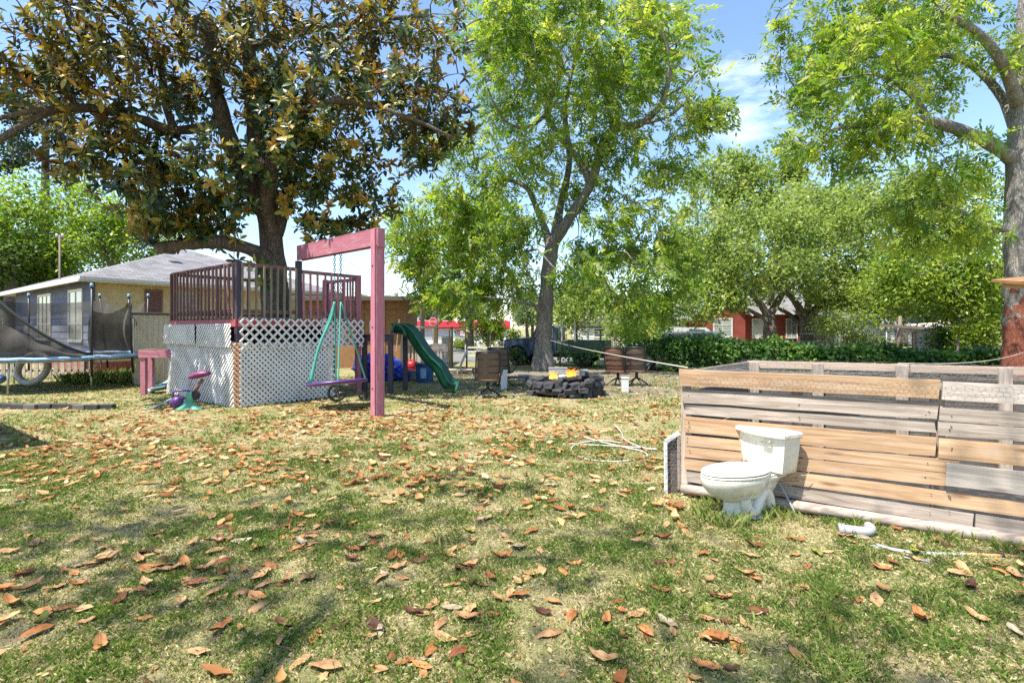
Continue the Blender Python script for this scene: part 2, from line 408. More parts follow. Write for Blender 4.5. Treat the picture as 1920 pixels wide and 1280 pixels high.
def shingle(name, c):
    m, N, L, b = newmat(name)
    t = N.new('ShaderNodeTexCoord')
    br = N.new('ShaderNodeTexBrick'); br.inputs['Scale'].default_value = 1; br.inputs['Brick Width'].default_value = .34; br.inputs['Row Height'].default_value = .14
    br.inputs['Mortar Size'].default_value = .009
    br.inputs['Color1'].default_value = (*[x * 1.18 for x in c], 1); br.inputs['Color2'].default_value = (*[x * .72 for x in c], 1); br.inputs['Mortar'].default_value = (*[x * .35 for x in c], 1)
    L.new(t.outputs['UV'], br.inputs['Vector'])
    n = N.new('ShaderNodeTexNoise'); n.inputs['Scale'].default_value = 1.2; n.inputs['Detail'].default_value = 8; L.new(t.outputs['Object'], n.inputs['Vector'])
    r = ramp(N, [(.3, (.7,) * 3), (.7, (1.15,) * 3)]); L.new(n.outputs[0], r.inputs[0])
    x = N.new('ShaderNodeMix'); x.data_type = 'RGBA'; x.blend_type = 'MULTIPLY'; x.inputs[0].default_value = 1
    L.new(br.outputs[0], x.inputs[6]); L.new(r.outputs[0], x.inputs[7]); L.new(x.outputs[2], b.inputs['Base Color'])
    b.inputs['Roughness'].default_value = .9
    return m
M['shingle'] = shingle('grey_shingles', (.21, .20, .205))

# leaves
M['magleaf'] = leafmat('magnolia_leaf', [(0, (.02, .048, .024)), (.38, (.045, .09, .032)), (.54, (.11, .165, .035)), (.70, (.24, .24, .04)), (.88, (.44, .34, .05)), (1, (.42, .22, .04))],
                       trans=.3, under=[(0, (.075, .045, .02)), (.3, (.15, .075, .025)), (.5, (.085, .085, .024)), (.75, (.17, .13, .03)), (1, (.34, .25, .045))], rough=.4, spec=.5)
M['pecan'] = leafmat('pecan_leaf', [(0, (.06, .13, .02)), (.4, (.16, .245, .035)), (.75, (.30, .36, .055)), (1, (.42, .43, .08))], trans=.5)
M['pecan2'] = leafmat('lime_leaf', [(0, (.08, .16, .02)), (.5, (.19, .28, .035)), (1, (.34, .38, .06))], trans=.46)
M['oak'] = leafmat('oak_leaf', [(0, (.09, .15, .03)), (.5, (.20, .265, .06)), (.85, (.33, .38, .095)), (1, (.42, .44, .14))], trans=.45)
M['midgreen'] = leafmat('mid_green_leaf', [(0, (.04, .09, .018)), (.5, (.11, .18, .035)), (1, (.20, .26, .06))], trans=.4)
M['fargreen'] = leafmat('far_leaf', [(0, (.07, .115, .05)), (.5, (.13, .19, .075)), (1, (.22, .27, .10))], trans=.35)
M['pine'] = leafmat('pine_needles', [(0, (.02, .045, .02)), (1, (.07, .10, .04))], trans=.15)
M['vine'] = leafmat('vine_leaf', [(0, (.022, .065, .014)), (.5, (.06, .14, .025)), (.85, (.15, .25, .04)), (1, (.22, .30, .07))], trans=.34, rough=.45, spec=.3)
M['dryleaf'] = leafmat('fallen_leaf', [(0, (.10, .04, .02)), (.2, (.24, .09, .03)), (.5, (.40, .20, .075)), (.75, (.50, .31, .14)), (.95, (.50, .41, .26)), (1, (.3, .32, .04))], trans=.12, rough=.65, spec=.2)
M['grass'] = leafmat('grass_blade', [(0, (.06, .115, .02)), (.3, (.17, .24, .05)), (.58, (.33, .36, .11)), (.68, (.30, .23, .11)), (.8, (.48, .40, .22)), (1, (.62, .54, .34))], trans=.3, rough=.6, spec=.2)
M['petal'] = paint('cream_petal', (.75, .68, .52), .6, .15, 8, 0)
M['magbark'] = bark('magnolia_bark', (.075, .055, .042), (.21, .165, .125), 4)
M['pecbark'] = bark('pecan_bark', (.16, .135, .115), (.38, .34, .30), 5)
M['redbark'] = bark('stripped_bark', (.15, .13, .115), (.36, .33, .30), 4, red=(.21, .05, .02))
M['oakbark'] = bark('oak_bark', (.10, .075, .06), (.24, .185, .15), 3)
def leaf1(name, c, c2):
    m, N, L, b = newmat(name)
    t = N.new('ShaderNodeTexCoord'); n = N.new('ShaderNodeTexNoise'); n.inputs['Scale'].default_value = 14; n.inputs['Detail'].default_value = 7
    L.new(t.outputs['Object'], n.inputs['Vector'])
    oi = N.new('ShaderNodeObjectInfo'); r = ramp(N, [(.3, c), (.7, c2)])
    ma = N.new('ShaderNodeMath'); ma.operation = 'MULTIPLY_ADD'; ma.inputs[1].default_value = .7
    mb = N.new('ShaderNodeMath'); mb.operation = 'MULTIPLY_ADD'; mb.inputs[1].default_value = .5; mb.inputs[2].default_value = -.1
    L.new(oi.outputs['Random'], mb.inputs[0]); L.new(n.outputs[0], ma.inputs[0]); L.new(mb.outputs[0], ma.inputs[2]); L.new(ma.outputs[0], r.inputs[0])
    L.new(r.outputs[0], b.inputs['Base Color']); b.inputs['Roughness'].default_value = .65; b.inputs['Specular IOR Level'].default_value = .25
    sp = N.new('ShaderNodeSeparateXYZ'); L.new(t.outputs['Object'], sp.inputs[0]); ab = N.new('ShaderNodeMath'); ab.operation = 'ABSOLUTE'; L.new(sp.outputs[1], ab.inputs[0])
    rib = ramp(N, [(0.0, (1.35, 1.3, 1.2)), (.004, (.72, .68, .62)), (.012, (1, 1, 1)), (.034, (.95, .9, .85)), (.04, (.7, .6, .5))]); L.new(ab.outputs[0], rib.inputs[0])
    bl_n = N.new('ShaderNodeTexNoise'); bl_n.inputs['Scale'].default_value = 30; bl_n.inputs['Detail'].default_value = 8; L.new(t.outputs['Object'], bl_n.inputs['Vector'])
    br_ = ramp(N, [(.36, (.5, .42, .38)), (.52, (1, 1, 1))]); L.new(bl_n.outputs[0], br_.inputs[0])
    x = N.new('ShaderNodeMix'); x.data_type = 'RGBA'; x.blend_type = 'MULTIPLY'; x.inputs[0].default_value = .8; L.new(r.outputs[0], x.inputs[6]); L.new(rib.outputs[0], x.inputs[7])
    x2 = N.new('ShaderNodeMix'); x2.data_type = 'RGBA'; x2.blend_type = 'MULTIPLY'; x2.inputs[0].default_value = .7; L.new(x.outputs[2], x2.inputs[6]); L.new(br_.outputs[0], x2.inputs[7]); L.new(x2.outputs[2], b.inputs['Base Color'])
    return m

# ------------------------------------------------------------------ ground
def groundmat():
    m, N, L, b = newmat('dry_lawn')
    t = N.new('ShaderNodeTexCoord')
    def noise(s, d=8, r=.6, dist=0):
        n = N.new('ShaderNodeTexNoise'); n.inputs['Scale'].default_value = s; n.inputs['Detail'].default_value = d; n.inputs['Roughness'].default_value = r
        n.inputs['Distortion'].default_value = dist; L.new(t.outputs['Object'], n.inputs['Vector']); return n.outputs[0]
    def mixc(fac, a, c, blend='MIX'):
        x = N.new('ShaderNodeMix'); x.data_type = 'RGBA'; x.blend_type = blend
        L.new(fac, x.inputs[0])
        for k, s in ((6, a), (7, c)):
            if isinstance(s, tuple): x.inputs[k].default_value = (*s, 1)
            else: L.new(s, x.inputs[k])
        return x.outputs[2]
    straw = ramp(N, [(.30, (.20, .15, .085)), (.5, (.37, .295, .165)), (.70, (.52, .43, .26))]); L.new(noise(38, 10, .75), straw.inputs[0])
    grn = ramp(N, [(.3, (.10, .13, .035)), (.55, (.20, .225, .07)), (.75, (.32, .31, .12))]); L.new(noise(30, 10, .75), grn.inputs[0])
    gm = ramp(N, [(.40, (0, 0, 0)), (.60, (1, 1, 1))]); L.new(noise(1.3, 9, .68), gm.inputs[0])
    col = mixc(gm.outputs[0], straw.outputs[0], grn.outputs[0])
    fine = ramp(N, [(.34, (.30,) * 3), (.5, (.9,) * 3), (.66, (1.3,) * 3)]); L.new(noise(62, 10, .85, .6), fine.inputs[0])
    one = N.new('ShaderNodeValue'); one.outputs[0].default_value = .95
    col = mixc(one.outputs[0], col, fine.outputs[0], 'MULTIPLY')
    soil = ramp(N, [(.3, (.16, .105, .07)), (.6, (.36, .265, .18)), (.8, (.46, .36, .26))]); L.new(noise(24, 10, .75), soil.inputs[0])
    sm = ramp(N, [(.56, (0, 0, 0)), (.66, (.9,) * 3)]); L.new(noise(2.6, 9, .7), sm.inputs[0])
    col = mixc(sm.outputs[0], col, soil.outputs[0])
    # worn pale dirt around the fire pit
    def spot(cx, cy, rx, ry):
        mp = N.new('ShaderNodeMapping'); mp.vector_type = 'TEXTURE'; mp.inputs['Location'].default_value = (cx, cy, 0); mp.inputs['Scale'].default_value = (rx, ry, 1000)
        L.new(t.outputs['Object'], mp.inputs[0]); g = N.new('ShaderNodeTexGradient'); g.gradient_type = 'SPHERICAL'; L.new(mp.outputs[0], g.inputs[0]); return g.outputs['Fac']
    dirt = ramp(N, [(.3, (.11, .09, .07)), (.6, (.235, .20, .16)), (.75, (.34, .29, .235))]); L.new(noise(9, 10, .7), dirt.inputs[0])
    ad = N.new('ShaderNodeMath'); ad.operation = 'ADD'; L.new(spot(2.2, 15.5, 8, 5.5), ad.inputs[0])
    ns = N.new('ShaderNodeMath'); ns.operation = 'MULTIPLY_ADD'; ns.inputs[1].default_value = .55; ns.inputs[2].default_value = -.28; L.new(noise(1.1, 8, .7), ns.inputs[0]); L.new(ns.outputs[0], ad.inputs[1])
    dr = ramp(N, [(.22, (0, 0, 0)), (.42, (1, 1, 1))]); L.new(ad.outputs[0], dr.inputs[0])
    col = mixc(dr.outputs[0], col, dirt.outputs[0])
    L.new(col, b.inputs['Base Color']); b.inputs['Roughness'].default_value = .95; b.inputs['Specular IOR Level'].default_value = .15
    bp = N.new('ShaderNodeBump'); bp.inputs['Strength'].default_value = .8; bp.inputs['Distance'].default_value = .02
    L.new(noise(60, 8, .75), bp.inputs['Height']); L.new(bp.outputs[0], b.inputs['Normal'])
    return m
def gz(x, y):
    x = np.asarray(x, float); y = np.asarray(y, float)
    f = np.clip((15 - np.hypot(x, y)) / 5, 0, 1)
    return f * .012 * (np.sin(x * 2.1 + .5) * np.cos(y * 1.7) + np.sin(x * .9 + y * 1.3)) - .004
def axis(vals): return np.array(vals)
near = np.arange(-16, 16.01, .4); far = np.array([20, 26, 35, 50, 80, 130, 220, 400, 800, 1500])
xs = np.concatenate([-far[::-1], near, far]); ys = np.concatenate([-far[::-1], near, far])
X, Y = np.meshgrid(xs, ys); V = np.stack([X, Y, gz(X, Y)], -1).reshape(-1, 3)
nx = len(xs); ii, jj = np.meshgrid(np.arange(nx - 1), np.arange(len(ys) - 1)); a0 = (jj * nx + ii).ravel()
ground = structure(qmesh('ground', V, np.stack([a0, a0 + 1, a0 + nx + 1, a0 + nx], 1), groundmat(), smooth=True))

asphalt = paint('asphalt', (.15, .145, .14), .9, .15, 1.5, .3, bscale=40)
def sheet(name, pts, z, m):
    o = mesh(name, [(x, y, z) for x, y in pts], [list(range(len(pts)))], m); return structure(o)
sheet('road', [(-120, 25.5), (120, 22.8), (120, 29), (-120, 31.5)], .006, asphalt)
sheet('road_crossing', [(-9.5, 31.6), (-2.5, 31.4), (-6, 120), (-16, 120)], .010, asphalt)
sheet('parking_lot', [(-40, 52), (6, 50), (6, 64), (-40, 64)], .014, paint('pale_concrete', (.36, .35, .33), .9, .1, 1, .1))
k = box('kerb', (110, .18, .12), (-60, 31.62, .055), M['mortar']); structure(k)
k = box('kerb', (120, .18, .12), (62, 30.2, .055), M['mortar']); structure(k); k.rotation_euler.z = R(-.6)

# ------------------------------------------------------------------ trees
def leaf_template(ln=1.0, wd=.42, fold=.12, droop=.12, rows=4):
    v = []; q = []
    for i in range(rows + 1):
        t = i / rows; w_ = wd * .5 * math.sin(math.pi * min(1, t * .92 + .04)) ** .75
        if i == rows: w_ *= .1
        z = -droop * t * t
        v += [(t * ln, -w_, z + fold * w_ * 2), (t * ln, 0, z), (t * ln, w_, z + fold * w_ * 2)]
    for i in range(rows):
        for k in range(2):
            a = i * 3 + k; q.append((a, a + 3, a + 4, a + 1))
    return np.array(v), np.array(q)
def sprig_template(pairs=4, ln=.34, lf=.155, wd=.052):
    v = []; q = []; r = random.Random(3)
    def leaflet(o, d, l, w_):
        o = Vector(o); d = Vector(d).normalized(); s = d.cross(Vector((0, 0, 1))).normalized()
        i = len(v); v.extend([tuple(o), tuple(o + d * l * .45 + s * w_ * .5 + Vector((0, 0, .01))), tuple(o + d * l), tuple(o + d * l * .45 - s * w_ * .5 + Vector((0, 0, -.01)))])
        q.append((i, i + 1, i + 2, i + 3))
    for i in range(pairs):
        t = .2 + .75 * i / pairs; z = -.16 * t * t
        for s in (-1, 1):
            leaflet((t * ln, 0, z), (.55 + r.uniform(-.15, .15), s * .9, -.35 + r.uniform(-.25, .1)), lf * r.uniform(.8, 1.15), wd * r.uniform(.85, 1.3))
    leaflet((ln * .95, 0, -.15), (1, 0, -.6), lf, wd)
    return np.array(v), np.array(q)
def quad_template(ln=1.0, wd=.55):
    return np.array([(0, 0, 0), (ln * .5, wd * .5, .08), (ln, 0, -.1), (ln * .5, -wd * .5, .08)]), np.array([(0, 1, 2, 3)])
def blobs(spec, n, clump=6):          # spec: (centre, (rx,ry,rz), weight) -> n points in clumps
    wts = np.array([s[2] for s in spec], float); wts /= wts.sum(); out = []
    for s, wt in zip(spec, wts):
        k = max(1, int(round(n * wt)))
        d = rng.normal(size=(k, 3)); d /= np.linalg.norm(d, axis=1, keepdims=True)
        kc = max(1, k // clump); d = d[:kc]
        cen = np.array(tuple(s[0])) + d * (rng.random((kc, 1)) ** .42) * np.array(s[1])
        sg = min(.7, max(.18, .13 * float(np.mean(s[1]))))
        out.append(cen[rng.integers(0, kc, k)] + rng.normal(size=(k, 3)) * sg * np.array([1, 1, .8]))
    return np.concatenate(out)
def E(px, py, d, rx, ry, depth, wt=1):       # ellipsoid of crown, widths given as seen from the lawn
    return (P(px, py, d), (rx / F * d, depth, ry / F * d), wt)
def resample(path, step=.35):
    out = []
    for a, b in zip(path[:-1], path[1:]):
        n = max(1, int((b - a).length / step)); out += [a.lerp(b, i / n) for i in range(n)]
    return out + [path[-1]]
def grow(limbs, att, jitter=.25, r0=.016, r1=.004):
    """twigs from the limb skeleton to every point of att -> tubes"""
    nodes = [np.array(p) for l in limbs for p in resample(l)]
    nodes = list(nodes); arr = np.array(nodes)
    d0 = np.min(np.linalg.norm(att[:, None, :] - arr[None], axis=2), axis=1); order = np.argsort(d0)
    V = []; Q = []; off = 0
    buf = np.empty((len(arr) + 3 * len(att), 3)); buf[:len(arr)] = arr; n = len(arr)
    for i in order:
        a = att[i]; j = np.argmin(np.linalg.norm(buf[:n] - a, axis=1)); b = buf[j]; ln = np.linalg.norm(a - b)
        if ln < .02: continue
        m1 = b + (a - b) * .35 + rng.normal(size=3) * jitter * ln * .22 + np.array([0, 0, .07 * ln])
        m2 = b + (a - b) * .7 + rng.normal(size=3) * jitter * ln * .18 + np.array([0, 0, .05 * ln])
        rb = r0 * (.55 + .45 * min(2.2, ln))
        v, q = tube_arrays([b, m1, m2, a], [rb, rb * .75, rb * .5, r1], 4)
        V += v; Q += [tuple(x + off for x in t) for t in q]; off += len(v)
        buf[n:n + 3] = (m1, m2, a); n += 3
    return np.array(V), np.array(Q)
def rand_dirs(n, up=0.0, out=None, k=.8):
    d = rng.normal(size=(n, 3)); d[:, 2] += up
    if out is not None: d += out * k
    return d / np.linalg.norm(d, axis=1, keepdims=True)
def tree(name, label, cat, base, trunk, limbs, crown_spec, natt, per, tmpl, size, mleaf, mbark, spread=.3, group=None, droop=-.3, twigs=True, r0=.016, jit=.25, tone=.25, up_tilt=.6, seg=10, clump=6):
    t = thing(name, label, cat, base, group=group); B = np.array(tuple(base))
    def sub(p): return [Vector(x) - Vector(base) for x in p]
    def rough_tube(nm, pts, rr, sg, par):
        sp = smoothpath(sub(pts), 4); k = len(sp)
        rad = np.interp(np.linspace(0, 1, k), np.linspace(0, 1, len(rr)), rr) * (1 + .07 * rng.normal(size=k))
        return tube(nm, sp, rad, mbark, par, sg)
    rough_tube('trunk', trunk[0], trunk[1], seg + 4, t)
    for pts, rr in limbs: rough_tube('limb', pts, rr, 8, t)
    att = blobs(crown_spec, natt, clump)
    if twigs:
        v, q = grow([smoothpath(p, 3) for p, _ in [trunk] + limbs], att, jit, r0)
        stuff(qmesh('twig_growth', v - B, q, mbark, t, smooth=True))
    n = len(att) * per
    c = np.array(tuple(np.mean(att, axis=0)))
    pos = np.repeat(att, per, axis=0) + rng.normal(size=(n, 3)) * spread
    out = np.repeat(att, per, axis=0) - c; out /= np.linalg.norm(out, axis=1, keepdims=True) + 1e-6
    d = rand_dirs(n, droop, out, .5)
    upv = rng.normal(size=(n, 3)) * .55 + np.array([0, 0, up_tilt])
    rnd = np.clip(.45 + tone * np.repeat(rng.normal(size=len(att)), per) * .8 + tone * rng.normal(size=n) * .7, 0, 1)
    v, q, a = scatter(tmpl[0], tmpl[1], pos - B, basis(d, upv), size * rng.uniform(.75, 1.25, n), rnd)
    stuff(qmesh('crown', v, q, mleaf, t, attr=a))
    return t
SPRIG = sprig_template(); QUAD = quad_template(); MAG = leaf_template(1, .40, .16, .16)

# --- middle pecan
b0 = G(1018, 694); D = b0.y
tree('pecan_tree', 'tall pecan tree with bare grey forked trunk behind the fire pit', 'tree', b0,
     ([P(1018, 698, D), P(1019, 640, D), P(1024, 560, D), P(1032, 480, D), P(1040, 445, D)], [.44, .31, .28, .26, .24]),
     [([P(1038, 455, D), P(1070, 405, D - .3), P(1108, 345, D - .5), P(1128, 275, D - .8), P(1150, 243, D - 1), P(1198, 233, D - 1.2), P(1240, 195, D - 1.4), P(1256, 120, D - 1.6), P(1238, 45, D - 1.8)], [.24, .22, .20, .17, .15, .13, .11, .09, .06]),
      ([P(1110, 345, D - .5), P(1085, 300, D - .2), P(1050, 255, D), P(1025, 215, D + .3), P(1040, 165, D + .5), P(1062, 110, D + .6)], [.16, .13, .12, .10, .07, .04]),
      ([P(1032, 470, D), P(1022, 430, D + .3), P(1006, 390, D + .6), P(985, 350, D + .8), P(940, 338, D + 1), P(905, 365, D + 1.2)], [.17, .14, .12, .10, .07, .04]),
      ([P(1040, 445, D), P(1052, 380, D + .8), P(1068, 300, D + 1.2), P(1060, 200, D + 1.4), P(1090, 60, D + 1.6)], [.2, .15, .13, .10, .05]),
      ([P(1022, 600, D), P(1005, 575, D - .4), P(990, 570, D - .8), P(955, 560, D - 1.4)], [.12, .08, .06, .03]),
      ([P(1025, 215, D + .3), P(985, 240, D), P(945, 225, D - .4), P(920, 180, D - .8)], [.09, .07, .05, .03]),
      ([P(1198, 233, D - 1.2), P(1260, 215, D - 1.6), P(1310, 160, D - 2)], [.08, .05, .02])],
     [E(1080, 90, D, 190, 120, 3.8, 3.2), E(960, 130, D - .5, 120, 130, 3.2, 1.8), E(1180, 190, D - 1, 130, 120, 3, 1.6), E(1020, 290, D, 110, 80, 2.8, 1.0),
      E(900, 290, D - .5, 90, 90, 2.4, .8), E(840, 420, D - .5, 85, 70, 2, .9), E(800, 500, D - .8, 65, 55, 1.6, .5), E(930, 470, D, 95, 80, 2.2, .9),
      E(1170, 350, D - 1, 90, 90, 2.4, .7), E(1180, 480, D - .6, 90, 85, 2.2, .9), E(1090, 520, D - 1, 80, 40, 1.6, .35), E(1210, 572, D - .6, 80, 35, 1.6, .5), E(880, 562, D - .5, 95, 35, 1.6, .5),
      E(1310, 195, D - 2, 60, 30, 1, .14), E(1000, 20, D, 120, 60, 3, .8), E(1240, 40, D, 80, 60, 2, .55), E(780, 560, D + .5, 50, 25, 1.2, .12), E(1240, 330, D - .8, 50, 60, 1.2, .2), E(1280, 490, D - .4, 55, 70, 1.6, .4), E(765, 440, D - .6, 45, 50, 1.4, .25), E(960, 530, D + 2.5, 70, 45, 1.4, .35), E(1110, 470, D + 2.5, 70, 60, 1.4, .4), E(1340, 230, D - 2, 40, 25, .8, .08)],
     1600, 5, SPRIG, 1.2, M['pecan'], M['pecbark'], spread=.26, r0=.036)
# --- right pecan, its bark stripped red at the foot
b1 = Vector((15.0, 15.2, 0)); D = b1.y
def PR(px, py, dd=0): return P(px, py, D + dd)
tree('pecan_tree', 'large pecan tree with red stripped bark low on its trunk', 'tree', b1,
     ([PR(1907, 722), PR(1906, 640), PR(1904, 540), PR(1904, 440), PR(1906, 330), PR(1912, 220), PR(1916, 100), PR(1925, -20)], [.42, .32, .30, .28, .27, .24, .2, .16]),
     [([PR(1900, 300), PR(1858, 270, -.3), PR(1800, 244, -.6), PR(1745, 228, -.8), PR(1690, 226, -1), PR(1630, 234, -1.2), PR(1570, 240, -1.3)], [.21, .17, .15, .13, .10, .07, .04]),
      ([PR(1910, 200), PR(1880, 120, -.8), PR(1830, 60, -1.4), PR(1760, 20, -2)], [.18, .14, .10, .06]),
      ([PR(1908, 250), PR(1870, 170, .6), PR(1800, 110, 1.2), PR(1700, 105, 1.6), PR(1600, 110, 1.8)], [.16, .12, .09, .06, .03]),
      ([PR(1900, 440), PR(1870, 425, -.3), PR(1835, 412, -.5), PR(1800, 395, -.8), PR(1775, 385, -1)], [.10, .08, .06, .04, .02]),
      ([PR(1745, 228, -.8), PR(1700, 170, -.8), PR(1640, 140, -.6), PR(1560, 150, -.5)], [.09, .07, .05, .02])],
     [E(1720, 60, D, 180, 95, 3.2, 2.0), E(1600, 120, D - .5, 120, 90, 2.6, 1.2), E(1830, 110, D + .6, 100, 90, 2.0, .9), E(1570, 240, D - 1, 100, 55, 1.8, .8), E(1690, 260, D - .5, 120, 60, 2, .7),
      E(1790, 330, D + 1.2, 70, 50, 1.2, .35), E(1540, 50, D, 100, 60, 2, .5), E(1770, 430, D - .6, 70, 50, 1.5, .5), E(1700, 390, D, 80, 60, 1.6, .25), E(1500, 165, D - 1, 60, 25, 1, .12)],
     620, 5, SPRIG, 1.12, M['pecan'], M['redbark'], spread=.24, r0=.03, tone=.28)
# --- magnolia growing through the deck
b2 = Vector((-5.55, 12.25, 0)); D = b2.y
def PM(px, py, dd=0): return P(px, py, D + dd)
mag = tree('magnolia_tree', 'broad magnolia tree with glossy dark leaves growing up through the play deck', 'tree', b2,
     ([Vector((-5.6, 12.3, -.1)), PM(518, 600), PM(512, 500), PM(506, 420), PM(498, 360), PM(485, 300), PM(478, 240), PM(470, 150), PM(465, 60), PM(455, -60)], [.40, .33, .28, .26, .27, .22, .2, .17, .14, .09]),
     [([PM(500, 400), PM(470, 350, -.3), PM(440, 290, -.5), PM(415, 210, -.8), PM(400, 140, -1), PM(392, 40, -1.2)], [.26, .24, .2, .17, .14, .08]),
      ([PM(512, 470), PM(500, 380, -.5), PM(508, 310, -.8), PM(525, 240, -1), PM(560, 200, -1.2), PM(600, 160, -1.4)], [.15, .15, .14, .12, .09, .05]),
      ([PM(520, 440), PM(538, 370, .2), PM(540, 290, .3), PM(552, 225, .5), PM(590, 150, .8)], [.14, .13, .11, .09, .04]),
      ([PM(516, 500), PM(480, 472, -.5), PM(420, 455, -.8), PM(360, 456, -1), PM(292, 466, -1.2)], [.2, .17, .15, .14, .12]),
      ([PM(420, 230, -.8), PM(330, 245, -1), PM(260, 222, -1.4), PM(200, 205, -1.8), PM(110, 205, -2.2), PM(60, 225, -2.5), PM(-20, 275, -2.8)], [.11, .10, .10, .09, .08, .07, .06]),
      ([PM(330, 250, -1), PM(312, 200, -.8), PM(300, 120, -.6), PM(280, 30, -.4)], [.10, .08, .07, .05]),
      ([PM(110, 205, -2.2), PM(50, 210, -2.6), PM(-30, 230, -3)], [.07, .05, .03]),
      ([PM(478, 240), PM(540, 190, .8), PM(640, 195, 1), PM(740, 190, 1), PM(820, 160, 1)], [.13, .10, .07, .05, .03]),
      ([PM(525, 240, -1), PM(620, 190, -1.2), PM(700, 200, -1.4), PM(790, 230, -1.4), PM(850, 260, -1.3)], [.1, .08, .06, .04, .03]),
      ([PM(465, 90), PM(560, 60, .4), PM(680, 40, .8), PM(800, 30, .6)], [.13, .10, .07, .04])],
     [E(120, 70, D - 2.2, 190, 90, 2.6, 1.35), E(330, 60, D - 1, 200, 90, 3, 1.5), E(560, 60, D - .5, 200, 90, 3.2, 1.6), E(770, 70, D, 140, 90, 2.4, .95),
      E(90, 190, D - 2, 130, 55, 1.8, .5), E(250, 180, D - 1.6, 130, 60, 2.0, .6), E(660, 190, D - .4, 140, 80, 2.2, 1.0), E(800, 210, D, 95, 75, 1.7, .75),
      E(270, 290, D - 1.4, 130, 55, 1.7, .8), E(180, 320, D - 1.2, 90, 45, 1.5, .38), E(360, 370, D - 1.2, 120, 60, 1.5, .85), E(350, 425, D - 1, 75, 25, 1, .3), E(620, 310, D, 110, 70, 1.6, .6),
      E(690, 370, D + .3, 60, 45, 1.1, .26), E(560, 330, D, 60, 60, 1.2, .3), E(450, 150, D - 1.4, 90, 60, 1.2, .45), E(640, 425, D + .4, 45, 20, .8, .12), E(475, 505, D - 1.3, 28, 18, .3, .04), E(760, 290, D, 70, 35, 1.2, .3), E(430, 300, D - 1.6, 70, 50, .8, .22), E(570, 410, D - .4, 50, 30, .8, .16), E(300, 400, D - 1.4, 90, 40, 1, .3), E(560, 230, D - 1.8, 90, 60, 1, .35)],
     2150, 1, MAG, .001, M['magleaf'], M['magbark'], spread=.0, r0=.02, clump=2)
# rosettes of big leaves at the twig ends; the crown made above is replaced by them
crown = [c for c in mag.children if c.name.startswith('crown')][0]
tw = [c for c in mag.children if c.name.startswith('twig_growth')][0]
att = np.empty(len(crown.data.vertices) * 3); crown.data.vertices.foreach_get('co', att); att = att.reshape(-1, 3)[::len(MAG[0])]
bpy.data.objects.remove(crown)
def rosette(att, per=12):
    n = len(att) * per
    oc_ = att - np.array([0, .8, 5.2]); oc_ /= np.linalg.norm(oc_, axis=1, keepdims=True) + 1e-6
    ax = oc_ * 1.0 + np.array([-.1, -.35, .75]) + rng.normal(size=oc_.shape) * .5; ax /= np.linalg.norm(ax, axis=1, keepdims=True); ax = np.repeat(ax, per, axis=0)
    ang = np.tile(np.arange(per) * 2.4, len(att)) + np.repeat(rng.random(len(att)) * 6.3, per)
    r1 = np.cross(ax, np.array([.3, .2, .93])); r1 /= np.linalg.norm(r1, axis=1, keepdims=True) + 1e-6; r2 = np.cross(ax, r1)
    lift = np.tile(np.linspace(1.3, -.75, per), len(att)) + rng.normal(size=n) * .2
    d = r1 * np.cos(ang)[:, None] + r2 * np.sin(ang)[:, None] + ax * lift[:, None]
    pos = np.repeat(att, per, axis=0) - ax * (np.tile(np.arange(per) / per, len(att)) * .16)[:, None]
    rn = np.repeat(np.clip(.49 + .25 * rng.normal(size=len(att)), 0, 1), per)
    rnd = np.clip(rn + .13 * rng.normal(size=n) + .22 * np.tile(np.linspace(1, -1, per), len(att)), 0, 1)
    return pos, basis(d, ax + .01), .195 * rng.uniform(.7, 1.25, n), rnd
pos, rot, scl, rnd = rosette(att)
dist = np.linalg.norm(pos + np.array(tuple(b2)) - np.array([0, 0, CAMH]), axis=1)
wp = pos + np.array(tuple(b2)); upx = 960 + F * wp[:, 0] / wp[:, 1]; upy = HZ - F * (wp[:, 2] - CAMH) / wp[:, 1]
inv = (upx > 10) & (upx < 1900) & (upy > 10)
order = np.argsort(np.where(inv, dist, 1e9)); big = np.zeros(len(pos), bool); big[order[:290]] = True
v, q, a = scatter(MAG[0], MAG[1], pos[~big], rot[~big], scl[~big], rnd[~big])
crown = stuff(qmesh('crown', v, q, M['magleaf'], mag, smooth=True, attr=a))
leafmeshes = []
for kk in range(6):
    o = qmesh('leaf', MAG[0], MAG[1], M['magleaf'], None, True, np.full(len(MAG[0]), .08 + .17 * kk)); leafmeshes.append(o.data); bpy.data.objects.remove(o)
for i in np.where(big)[0]:
    o = link(bpy.data.objects.new('leaf', leafmeshes[min(5, int(rnd[i] * 6))]), crown)
    Mx = Matrix(rot[i].tolist()).to_4x4() @ Matrix.Scale(float(scl[i]), 4); Mx.translation = pos[i]; o.matrix_local = Mx
# blossoms
PET = leaf_template(1, .62, .5, -.35)
bl = None
for (px, py, dd) in ((628, 92, -1.6), (728, 108, -1.4), (850, 118, -.6), (350, 22, -1.8), (462, 508, -1.6), (340, 40, -2), (150, 65, -3), (655, 32, -1.3)):
    c = PM(px, py, dd) - b2
    if bl is None:
        V = []; Q = []; off = 0
        for kk in range(9):
            ang = kk * 2.39; lift = .35 + .12 * kk
            d = np.array([[math.cos(ang), math.sin(ang), lift]]); u = np.array([[-math.cos(ang) * lift, -math.sin(ang) * lift, 1.0]])
            v, q, _ = scatter(PET[0], PET[1], np.zeros((1, 3)), basis(d, u), np.array([.11]), np.zeros(1)); V.append(v); Q.append(q + off); off += len(v)
        bl = qmesh('blossom', np.concatenate(V), np.concatenate(Q), M['petal'], mag, True)
        o = bl
    else:
        o = bl.copy(); COL.objects.link(o)
    o.location = c; o.rotation_euler = (rng.uniform(-.9, .2), rng.uniform(-.5, .5), rng.uniform(0, 6)); o.scale = (1.15,) * 3

